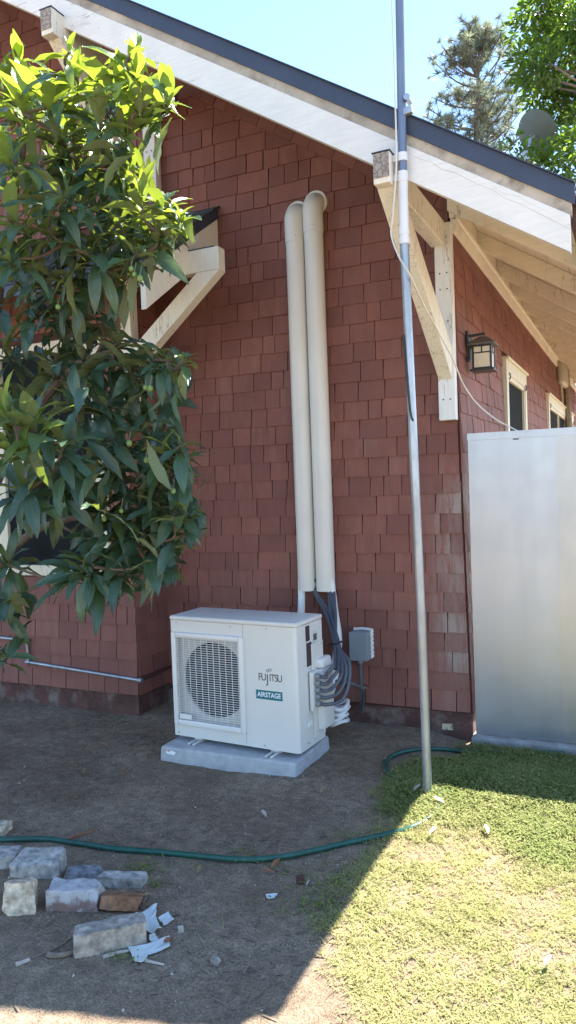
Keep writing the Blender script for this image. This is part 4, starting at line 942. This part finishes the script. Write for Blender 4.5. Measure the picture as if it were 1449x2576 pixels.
# the crown's outline: how far shoots reach to the right at each height, and how high the top shoots stand
RB = [(60, 370), (100, 362), (150, 430), (200, 440), (265, 462), (290, 448), (320, 405), (345, 366), (465, 366), (490, 430), (520, 500), (590, 498), (640, 430), (700, 398), (722, 396), (738, 308), (858, 308), (872, 470), (900, 512), (950, 500), (1000, 470), (1040, 400), (1080, 440), (1120, 520), (1180, 515), (1250, 480), (1300, 520), (1340, 545), (1380, 470), (1450, 450), (1490, 420), (1530, 262), (1600, 250), (1625, 70), (1710, 60)]
TB = [(-400, 120), (0, 170), (30, 85), (60, 130), (110, 165), (150, 150), (178, 70), (205, 105), (235, 150), (285, 150), (310, 125), (345, 85), (365, 140), (420, 150), (445, 215), (600, 300)]
def inside(p):
    x, y = pix(p)
    if y > 1710 or (y > 1530 and 85 < x < 140) : return False
    return x < 14+np.interp(y, [q[0] for q in RB], [q[1] for q in RB]) and y > np.interp(x, [q[0] for q in TB], [q[1] for q in TB])
GEO = [leaf_geo(1, .25, .30, .24, 1), leaf_geo(1, .28, .45, .2, 1), leaf_geo(1, .23, .16, .30, 1), leaf_geo(1, .26, .62, .22, 1)]
YG = [leaf_geo(1, .29, .08, .4, .6), leaf_geo(1, .32, .22, .35, .6)]
LM = {(g, t): leaf_mesh(GEO[g], tints[t], 'loquat_leaf') for g in range(4) for t in range(5)}
YM = {(g, t): leaf_mesh(YG[g], tints[t], 'loquat_leaf') for g in range(2) for t in range(5)}
nodes = []    # branch nodes (position, radius)
base = Vector((-3.75, -1.55, -.05))
trunk_path = spline([base, Vector((-3.72, -1.60, .7)), Vector((-3.55, -1.70, 1.5)), Vector((-3.25, -1.78, 2.2)), Vector((-3.0, -1.85, 2.9)), Vector((-2.75, -1.92, 3.4))], 6)
n = len(trunk_path)
MB().tube(trunk_path, [.075*(1-.78*i/n) for i in range(n)], 10).build('trunk', 'bark', tree, smooth=True)
limb2 = spline([trunk_path[5], Vector((-3.35, -1.72, 1.15)), Vector((-2.95, -1.78, 1.45)), Vector((-2.5, -1.76, 1.55))], 6)
limb3 = spline([trunk_path[11], Vector((-3.0, -1.72, 2.05)), Vector((-2.65, -1.75, 2.3)), Vector((-2.35, -1.8, 2.35))], 6)
for lb in (limb2, limb3): MB().tube(lb, [.038*(1-.7*i/len(lb)) for i in range(len(lb))], 8).build('limb', 'bark', tree, smooth=True)
nodes = [p for p in trunk_path[6:]]+list(limb2)+list(limb3)
objs_left = 300; rest = []
allc = []
for (px, py, Y, nl, L, young_lit) in CL:
    Y += lr.uniform(-.06, .06); allc.append((onY(px, py, Y), nl, L, young_lit))
for c, nl, L, young_lit in sorted(allc, key=lambda c: min((c[0]-q).length for q in nodes)):
    q = min(nodes, key=lambda q: (q-c).length+(.6 if q.z > c.z+.1 else 0))
    midp = q.lerp(c, .55)+Vector((lr.uniform(-.04, .04), lr.uniform(-.04, .04), -.06*(c-q).length))
    pth = spline([q, midp, c], 5); m_ = len(pth)
    MB().tube(pth, [.0085*(1-.5*i/m_) for i in range(m_)], 6).build('branch', 'bark', tree, smooth=True)
    nodes.append(midp.copy()); nodes.append(c.copy())
    axd = (c-midp).normalized(); axd = (axd*.7+Vector((.12, -.22, .50+.6*young_lit))).normalized()
    pa = axd.orthogonal().normalized(); pb = axd.cross(pa); ph0 = lr.uniform(0, 6.28)
    nl = int(nl*1.4)
    for i in range(nl):
        a = ph0+i*2.399; f = i/nl
        if young_lit > .5: inc = R_(lr.uniform(8, 34) if f < .4 else lr.uniform(40, 85))
        else: inc = R_(lr.uniform(25, 55) if f < .3 else lr.uniform(58, 112))
        d = axd*math.cos(inc)+(pa*math.cos(a)+pb*math.sin(a))*math.sin(inc)
        d.z -= .12*(1-young_lit)*lr.uniform(.0, 1.5)
        p = c-axd*(.07*f)
        tv = young_lit*lr.uniform(.6, 1.15)*(1.15-.55*f)+.05*lr.random(); ti = min(range(5), key=lambda k: abs(tints[k]-tv))
        Lf = L*lr.uniform(.62, 1.12)*(1. if f > .25 else .72)
        up = axd*.6+Vector((0, -.1, 1))
        for tr_ in range(14):
            dn_ = d.normalized(); tip = p+dn_*Lf*.97-Vector((0, 0, .25*Lf)); md = p+dn_*Lf*.55-Vector((0, 0, .04))
            if inside(tip) and inside(md): break
            d = d+Vector((lr.uniform(-.9, .35), lr.uniform(-.5, .5), lr.uniform(-.7, .5))); Lf *= .97
        else: continue
        M = leaf_matrix(p, d, up, Lf, lr.uniform(-.45, .45))
        is_y = young_lit > .5 and f < .4
        gi = lr.randrange(2) if is_y else lr.randrange(4)
        rest.append((M, is_y, gi, ti, c.y, Lf))
# nearest and largest leaves are parts of their own
rest.sort(key=lambda s: s[4]-s[5]*2)
for (M, is_y, gi, ti, _, _) in rest[:300]:
    o = bpy.data.objects.new('leaf', (YM if is_y else LM)[(gi, ti)]); link(o, tree); o.matrix_basis = M
more = [((YG if s[1] else GEO)[s[2]], s[0], tints[s[3]]) for s in rest[300:]]
for _ in range(1050):   # inner leaves
    c, nl, L, young_lit = lr.choice(allc); p = c+Vector((lr.gauss(-.10, .16), lr.uniform(.04, .50), lr.gauss(-.04, .16)))
    d = Vector((lr.uniform(-1, 1), lr.uniform(-1, .4), lr.uniform(-1.1, .35)))
    if not (inside(p) and inside(p+d.normalized()*.24)): continue
    if 700 < pix(p)[1] < 850 and pix(p)[0] > 230: continue
    if 1270 < pix(p)[1] < 1500 and 25 < pix(p)[0] < 235: continue
    more.append((GEO[lr.randrange(4)], leaf_matrix(p, d, (lr.uniform(-.4, .4), -.3, 1), lr.uniform(.18, .28), lr.uniform(-.5, .5)), lr.uniform(0, .15+.3*young_lit)))
batch('foliage', [m[0] for m in more], [m[1] for m in more], [m[2] for m in more], 'loquat_leaf', tree)
for (px, py, Y) in ((338, 690, -2.12), (352, 700, -2.12), (330, 676, -2.12), (146, 772, -2.15), (366, 975, -1.95), (378, 977, -1.95), (368, 1158, -2.0), (377, 1160, -2.0), (325, 1115, -2.02), (305, 1285, -2.0), (262, 1305, -2.02), (436, 1235, -1.95)):
    p = onY(px, py, Y); rf = lr.uniform(.010, .014)
    bm = bmesh.new(); bmesh.ops.create_icosphere(bm, subdivisions=2, radius=rf)
    for v in bm.verts: v.co.z *= 1.2
    me = bpy.data.meshes.new('fruit'); bm.to_mesh(me); bm.free(); me.materials.append(MAT['fruit_green']); me.shade_smooth()
    o = bpy.data.objects.new('fruit', me); link(o, tree); o.matrix_basis = Matrix.Translation(p)
    MB().tube([p+Vector((0, 0, rf)), p+Vector((-.01, .03, rf+.05))], .002, 5).build('fruit_stalk', 'bark_pale', tree)

# ================================================================== broadleaf tree at the right, beyond the roof
bt = thing('broadleaf_tree', 'bright green broadleaf tree rising behind the right eave', 'tree', (.9, 9.2, 0))
tl = leaf_geo(1, .36, .2, .2, 0, 4, 2); br_ = random.Random(5)
MB().tube(spline([(.9, 9.2, -.05), (.85, 9.2, 3), (.5, 9.1, 6), (.1, 9.0, 8.4), (-.3, 9.0, 10)], 5), [.16-.0065*i for i in range(21)], 9).build('trunk', 'bark_pale', bt, smooth=True)
blobs = [(1345, 30), (1400, 20), (1440, 60), (1320, 75), (1375, 95), (1430, 125), (1330, 150), (1385, 160), (1445, 190), (1345, 210), (1400, 225), (1440, 260), (1420, 320), (1448, 360), (1460, 100), (1480, 200), (1480, 300), (1500, 30), (1410, 270), (1365, 245), (1345, 185), (1415, 65), (1530, 120), (1530, 280), (1450, -40), (1380, -40), (1590, 200)]
items = []
for (px, py) in blobs:
    c = onY(px, py, br_.uniform(8.3, 9.9)); a = Vector((.35, 9.05, c.z-br_.uniform(.5, 1.2)))
    MB().tube(spline([a, a.lerp(c, .5)+Vector((0, 0, -.08)), c], 4), [.035-.0028*i for i in range(9)], 6).build('branch', 'bark_pale', bt, smooth=True)
    for _ in range(250):
        v = Vector((br_.gauss(0, 1), br_.gauss(0, 1), br_.gauss(0, 1))).normalized()*(.36*br_.random()**.45); v.z *= .85
        d = v.normalized()+Vector((br_.uniform(-.6, .6), br_.uniform(-.6, .6), br_.uniform(-.3, .7)))
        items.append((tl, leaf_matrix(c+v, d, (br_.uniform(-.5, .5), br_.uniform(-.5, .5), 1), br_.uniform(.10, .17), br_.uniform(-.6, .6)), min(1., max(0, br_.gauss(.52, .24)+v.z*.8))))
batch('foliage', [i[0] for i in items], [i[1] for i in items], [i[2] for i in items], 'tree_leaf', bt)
# shrub whose shoots show over the roof edge by the dish
sb_ = thing('shrub', 'light green leafy shrub showing over the roof edge below the dish', 'shrub', (-.9, 7.4, 0)); items = []
stem0 = Vector((-.9, 7.4, 0))
MB().tube(spline([stem0, (-.95, 7.4, 2.5), (-1.0, 7.4, 4.6), (-1.0, 7.4, 5.8)], 5), .05, 7).build('stem', 'bark_pale', sb_, smooth=True)
for (px, py, y) in ((1290, 372, 7.4), (1345, 385, 7.3), (1380, 395, 7.3), (1415, 405, 7.2), (1440, 430, 7.2), (1435, 380, 7.4), (1310, 395, 7.4), (1365, 415, 7.3), (1445, 345, 7.4), (1400, 440, 7.2), (1470, 420, 7.3)):
    c = onY(px, py, y); MB().tube([(-1.0, 7.4, 5.0), Vector((-1.0, 7.4, 5.2)).lerp(c, .5), c], [.02, .015, .006], 6).build('branch', 'bark_pale', sb_)
    for _ in range(46):
        d = Vector((br_.gauss(0, .8), br_.gauss(0, .8), br_.uniform(-.2, 1.2))); v = Vector((br_.gauss(0, .10), br_.gauss(0, .10), br_.gauss(-.03, .12)))
        items.append((tl, leaf_matrix(c+v, d, (br_.uniform(-.4, .4), br_.uniform(-.4, .4), 1), br_.uniform(.10, .19)), min(1, max(0, br_.gauss(.62, .25)))))
batch('foliage', [i[0] for i in items], [i[1] for i in items], [i[2] for i in items], 'tree_leaf', sb_)

# ================================================================== pine far behind
PY = 25.; px0 = onY(1190, 300, PY).x
pine = thing('pine_tree', 'tall pine with tufted branches against the sky', 'tree', (px0, PY, 0)); pr_ = random.Random(3)
zt_ = onY(1225, 60, PY).z
MB().tube([(px0, PY, -.1), (px0-.05, PY, 8), (px0+.05, PY, 14), (px0+.35, PY, zt_)], [.30, .22, .12, .02], 8).build('trunk', 'pine_bark', pine, smooth=True)
NV = []; 
def tuft_geo(seed, n=46):
    q = random.Random(seed); V = []; F = []
    for i in range(n):
        d = Vector((q.gauss(0, 1), q.gauss(0, 1), q.gauss(.45, .8))).normalized(); s_ = d.cross(Vector((q.random(), q.random(), q.random()))).normalized()*.030; L = q.uniform(.7, 1.)
        b = len(V); V += [tuple(d*.05-s_), tuple(d*.05+s_), tuple(d*L)]; F.append((b, b+1, b+2))
    return np.array(V), np.array(F), np.zeros((len(V), 2))
TG = [tuft_geo(i) for i in range(5)]; items = []; brm = MB()
hz = 8.5; zi = 0
def half(z):   # crown half width
    f = (zt_-z)/(zt_-11.); return .5+2.7*min(1, f)**.85
z = 8.5
while z < zt_-.3:
    for kk in range(pr_.choice([3, 4, 5])):
        a = pr_.uniform(0, 6.283); L = half(z)*pr_.uniform(.75, 1.12); cxp = px0+.35*max(0, (z-14)/(zt_-14))
        d = Vector((math.cos(a), math.sin(a), 0)); rise = pr_.uniform(.35, .8)
        p0 = Vector((cxp, PY, z)); p1 = p0+d*L*.5+Vector((0, 0, L*.5*rise*.7)); p2 = p0+d*L+Vector((0, 0, L*rise*1.1))
        pth = spline([p0, p1, p2], 4); brm.tube(pth, [.045-.004*i for i in range(len(pth))], 5)
        for s in np.arange(.42, 1.01, .12):
            q = p0.lerp(p1, s*2) if s < .5 else p1.lerp(p2, s*2-1)
            for _ in range(2 if s < .9 else 3):
                if pr_.random() < .15: continue
                o = Vector((pr_.gauss(0, .20), pr_.gauss(0, .20), pr_.gauss(.12, .16)))*(.6+.7*s); brm.tube([q, q+o], .012, 4)
                M = Matrix.Translation(q+o)@Matrix.Rotation(pr_.uniform(0, 6.28), 4, 'Z')@Matrix.Rotation(pr_.uniform(-.5, .5), 4, 'X')@Matrix.Diagonal((.36, .36, .38, 1))
                items.append((TG[pr_.randrange(5)], M, min(1, max(0, pr_.gauss(.45, .25)))))
    z += pr_.uniform(.26, .46)
for (px, py) in ((1225, 62), (1195, 90), (1160, 120), (1262, 85), (1230, 100), (1285, 110)):
    c = onY(px, py, PY)
    brm.tube([Vector((px0+.2, PY, c.z-1.3)), c], .03, 5)
    for j in range(5): items.append((TG[j], Matrix.Translation(c-Vector((0, 0, .16*j)))@Matrix.Diagonal((.34, .34, .40, 1)), pr_.uniform(.2, .7)))
brm.build('branches', 'pine_bark', pine)
batch('needles', [i[0] for i in items], [i[1] for i in items], [i[2] for i in items], 'pine_needle', pine, smooth=False)

# ================================================================== lawn and loose litter
def lawn_density(x, y):
    nn = mnoise.noise(Vector((x*2.2, y*2.2, 5))); n2 = mnoise.noise(Vector((x*6, y*6, 9))); n3 = mnoise.noise(Vector((x*14, y*14, 2)))
    edge = -1.10-.10*sstep(-1.9, -1.4, y)+.28*sstep(-2.3, -2.85, y)-.16*sstep(-1.2, -.6, y)*0+.22*sstep(-.75, -.35, y)
    e = sstep(edge-.10, edge+.14, x+.14*nn+.07*n2)
    if y > -.12: e = 0
    lush = sstep(-1.95, -1.1, y+.35*nn)
    patch = .5+.9*n2+.5*n3+.35*nn
    return e, e*max(lush*.95, min(1, max(.06, patch-.08))), lush
wr = np.random.default_rng(4)
Wt = []; acc = []
for _ in range(125000):
    x = wr.uniform(-1.55, 1.3); y = wr.uniform(-3.15, -.08)
    if x > .15 and wr.random() < .6: continue
    e, dn, lush = lawn_density(x, y)
    if wr.random() > dn: continue
    acc.append((x, y, ground_z(x, y), lush))
A_ = np.repeat(np.array(acc), 5, axis=0); nn_ = len(A_); lu = A_[:, 3]
base_t = np.where(lu > .55, wr.normal(.40, .17, nn_), wr.normal(.80, .20, nn_)-.30*lu)
hh_ = (.007+.022*lu)*wr.uniform(.3, 1.3, nn_); an = wr.uniform(0, 6.283, nn_); sz = wr.uniform(.0030, .0062, nn_)*(1+.25*(lu > .5)); rd_ = wr.uniform(0, .017, nn_)
c0 = np.stack([A_[:, 0]+rd_*np.cos(an), A_[:, 1]+rd_*np.sin(an), A_[:, 2]+hh_], 1)
t1 = np.stack([np.cos(an), np.sin(an), wr.uniform(-.35, .6, nn_)], 1)*sz[:, None]; t2 = np.stack([-np.sin(an), np.cos(an), wr.uniform(-.4, .4, nn_)], 1)*sz[:, None]
thin = wr.random(nn_) < np.where(lu > .5, .35, .6); k1 = np.where(thin, 2.6, 1.)[:, None]; k2 = np.where(thin, .32, 1.)[:, None]
t1 = t1*k1; t1[:, 2] += np.where(thin, wr.uniform(-.1, 1., nn_)*sz*1.5, 0); t2 = t2*k2
Wv = list(np.stack([c0-t1*.9, c0+t2*.7, c0+t1*1.1, c0-t2*.7], 1)); Wt = list(base_t+np.where(thin, wr.normal(.12, .15, nn_), 0)+.22*np.array([mnoise.noise(Vector((a[0]*4, a[1]*4, 33))) for a in A_]))
# straw blades
for _ in range(30000):
    x = wr.uniform(-1.5, 1.4); y = wr.uniform(-3.15, -.1)
    e, dn, lush = lawn_density(x, y)
    if wr.random() > e*(.95-.75*lush)+.015*(x < -.9 and y < -1.5): continue
    z = ground_z(x, y); a = wr.uniform(0, 6.283); L = wr.uniform(.015, .05); w_ = wr.uniform(.0009, .0018)
    d = np.array((math.cos(a), math.sin(a), wr.uniform(.02, .7))); sd = np.array((-math.sin(a), math.cos(a), 0))*w_; c0 = np.array((x, y, z+.003))
    Wv.append((c0-sd, c0+sd, c0+d*L+sd*.4, c0+d*L-sd*.4)); Wt.append(wr.uniform(.9, 1.))
Wv = np.array(Wv).reshape(-1, 3); F4 = np.arange(len(Wv)).reshape(-1, 4)
gm = bpy.data.meshes.new('grass'); gm.vertices.add(len(Wv)); gm.vertices.foreach_set('co', Wv.astype(np.float32).reshape(-1))
gm.loops.add(F4.size); gm.loops.foreach_set('vertex_index', F4.astype(np.int32).reshape(-1)); gm.polygons.add(len(F4))
gm.polygons.foreach_set('loop_start', np.arange(0, F4.size, 4, dtype=np.int32)); gm.polygons.foreach_set('loop_total', np.full(len(F4), 4, np.int32)); gm.update()
at_ = gm.attributes.new('tint', 'FLOAT', 'POINT'); at_.data.foreach_set('value', np.repeat(np.clip(Wt, 0, 1), 4).astype(np.float32)); gm.materials.append(MAT['weed_leaf'])
grass = stuff(link(bpy.data.objects.new('grass', gm))); tag(grass, 'low weedy green lawn thinning into dry straw', 'grass')
# weeds in the dirt
Wv, Wt = [], []
for (px, py, n_, rd) in ((352, 2187, 130, .05), (405, 2225, 40, .03), (640, 2166, 60, .05), (600, 2144, 30, .03), (880, 2105, 90, .06), (860, 2230, 200, .09), (830, 2280, 200, .07), (760, 2290, 110, .09), (800, 2200, 120, .12), (310, 2412, 40, .03), (270, 2226, 40, .025), (400, 2162, 40, .06), (470, 2178, 40, .07)):
    c0 = gpt(px, py)
    for _ in range(n_):
        x = c0.x+wr.normal(0, rd); y = c0.y+wr.normal(0, rd*.7); z = ground_z(x, y)+wr.uniform(.002, .02); a = wr.uniform(0, 6.28); s = wr.uniform(.004, .009)
        t1 = np.array((math.cos(a), math.sin(a), wr.uniform(-.3, .6))); t2 = np.array((-math.sin(a), math.cos(a), wr.uniform(-.4, .4))); q = np.array((x, y, z))
        Wv.append((q-t1*s, q+t2*s*.6, q+t1*s, q-t2*s*.6)); Wt.append(wr.uniform(.05, .5))
V_ = np.array(Wv); w_ = batch('weeds', [(v, np.array([[0, 1, 2, 3]]), np.zeros((4, 2))) for v in V_], [np.eye(4)]*len(V_), Wt, 'weed_leaf', None, False)
tag(w_, 'sparse small weeds sprouting in the bare dirt', 'weeds')
# pebbles and crumbs
pm = MB(); 
for _ in range(3000):
    x = wr.uniform(-3.6, -.8); y = wr.uniform(-3.3, -.1)
    if mnoise.noise(Vector((x*1.8, y*1.8, 11)))+wr.normal(0, .3) < -.1: continue
    s = wr.uniform(.0016, .0036)*(1.9 if wr.random() < .05 else 1.); z = ground_z(x, y)+s*.4; a = wr.uniform(0, 6.28); q = Matrix.Rotation(a, 3, 'Z')
    pts = [q@Vector(v) for v in ((s, 0, -s*.5), (0, s*.8, -s*.5), (-s*1.1, 0, -s*.5), (0, -s*.7, -s*.5), (s*.3, .1*s, s*.7), (-s*.5, 0, s*.5))]
    pm.add([p+Vector((x, y, z)) for p in pts], [(0, 1, 4), (1, 2, 5), (1, 5, 4), (2, 3, 5), (3, 0, 4), (3, 4, 5), (3, 2, 1, 0)])
pb_ = stuff(pm.build('gravel', 'chip_white')); tag(pb_, 'scattered pale gravel crumbs on the dirt', 'gravel')
pm = MB()
for _ in range(3200):
    x = wr.uniform(-3.6, -.9); y = wr.uniform(-3.2, -.2); L = wr.uniform(.008, .03); a = wr.uniform(0, 6.28); w_ = wr.uniform(.001, .0035); z = ground_z(x, y)+.003
    if mnoise.noise(Vector((x*2.5, y*2.5, 21)))+wr.normal(0, .25) < .05: continue
    d = Vector((math.cos(a), math.sin(a), wr.uniform(-.05, .25)))*L; sd = Vector((-math.sin(a), math.cos(a), wr.uniform(-.4, .4)))*w_; c0 = Vector((x, y, z))
    pm.add([c0-d-sd, c0-d+sd, c0+sd*1.2+Vector((0, 0, .002)), c0-sd*1.2+Vector((0, 0, .002)), c0+d+sd, c0+d-sd], [(0, 1, 2, 3), (3, 2, 4, 5)])
lt_ = stuff(pm.build('mulch', 'twig')); tag(lt_, 'fine bark and twig litter strewn over the dirt', 'litter')
# dry leaves, one by one
dl = leaf_geo(1, .34, -.25, .5, 1, 6, 4)
DM = {m: leaf_mesh(dl, .5, m, 'dry_leaf') for m in ('dry_leaf', 'dry_leaf_rust', 'pale_wood')}
for i, (px, py, L, m, lab) in enumerate([(278, 1888, .085, 'dry_leaf', 'long dry leaf on the dirt left of the slab'), (320, 1947, .05, 'dry_leaf_rust', 'small rust coloured leaf in front of the slab'), (545, 2016, .03, 'pale_wood', None), (546, 2030, .03, 'pale_wood', None), (497, 2203, .045, 'dry_leaf', 'ochre leaf below the middle of the hose'),
                                       (680, 2190, .055, 'dry_leaf_rust', 'curled rusty leaf just in front of the hose'), (692, 2200, .045, 'dry_leaf_rust', 'crumpled rusty leaf beside a curled one'), (436, 2362, .05, 'dry_leaf_rust', 'rust brown leaf beside the largest flake'), (383, 2252, .035, 'dry_leaf', 'tan leaf by the narrow grey stone'), (672, 2060, .05, 'pale_wood', None), (805, 2000, .05, 'dry_leaf', 'dry leaf between the slab and the pole'),
                                       (790, 2150, .045, 'dry_leaf', 'yellowed leaf touching the hose'), (770, 2232, .03, 'pale_wood', None), (190, 1920, .05, 'dry_leaf_rust', 'brown leaf curl near the left foundation'), (210, 1950, .05, 'dry_leaf', 'tan leaf on the dirt below the bay'), (1040, 2005, .05, 'pale_wood', None), (1120, 2035, .05, 'pale_wood', None), (1370, 2452, .04, 'pale_wood', None), (1230, 2115, .05, 'pale_wood', None), (1080, 2115, .045, 'pale_wood', None)]):
    p = gpt(px, py, .006 if px < 1000 else .03); a = wr.uniform(0, 6.28); M = leaf_matrix(p, (math.cos(a), math.sin(a), .08), (wr.uniform(-.3, .3), wr.uniform(-.3, .3), 1), L*1.25)
    o = bpy.data.objects.new('dry_leaf', DM[m]); COL.objects.link(o); o.matrix_world = M
    if lab is None and px > 1000: tag(o, 'small pale dry leaf lying in the grass', 'leaf', 'pale dry leaves in the grass')
    elif lab is None: tag(o, 'small pale dry leaf lying on bare dirt', 'leaf', 'pale dry leaves on the dirt')
    else: tag(o, lab, 'leaf')
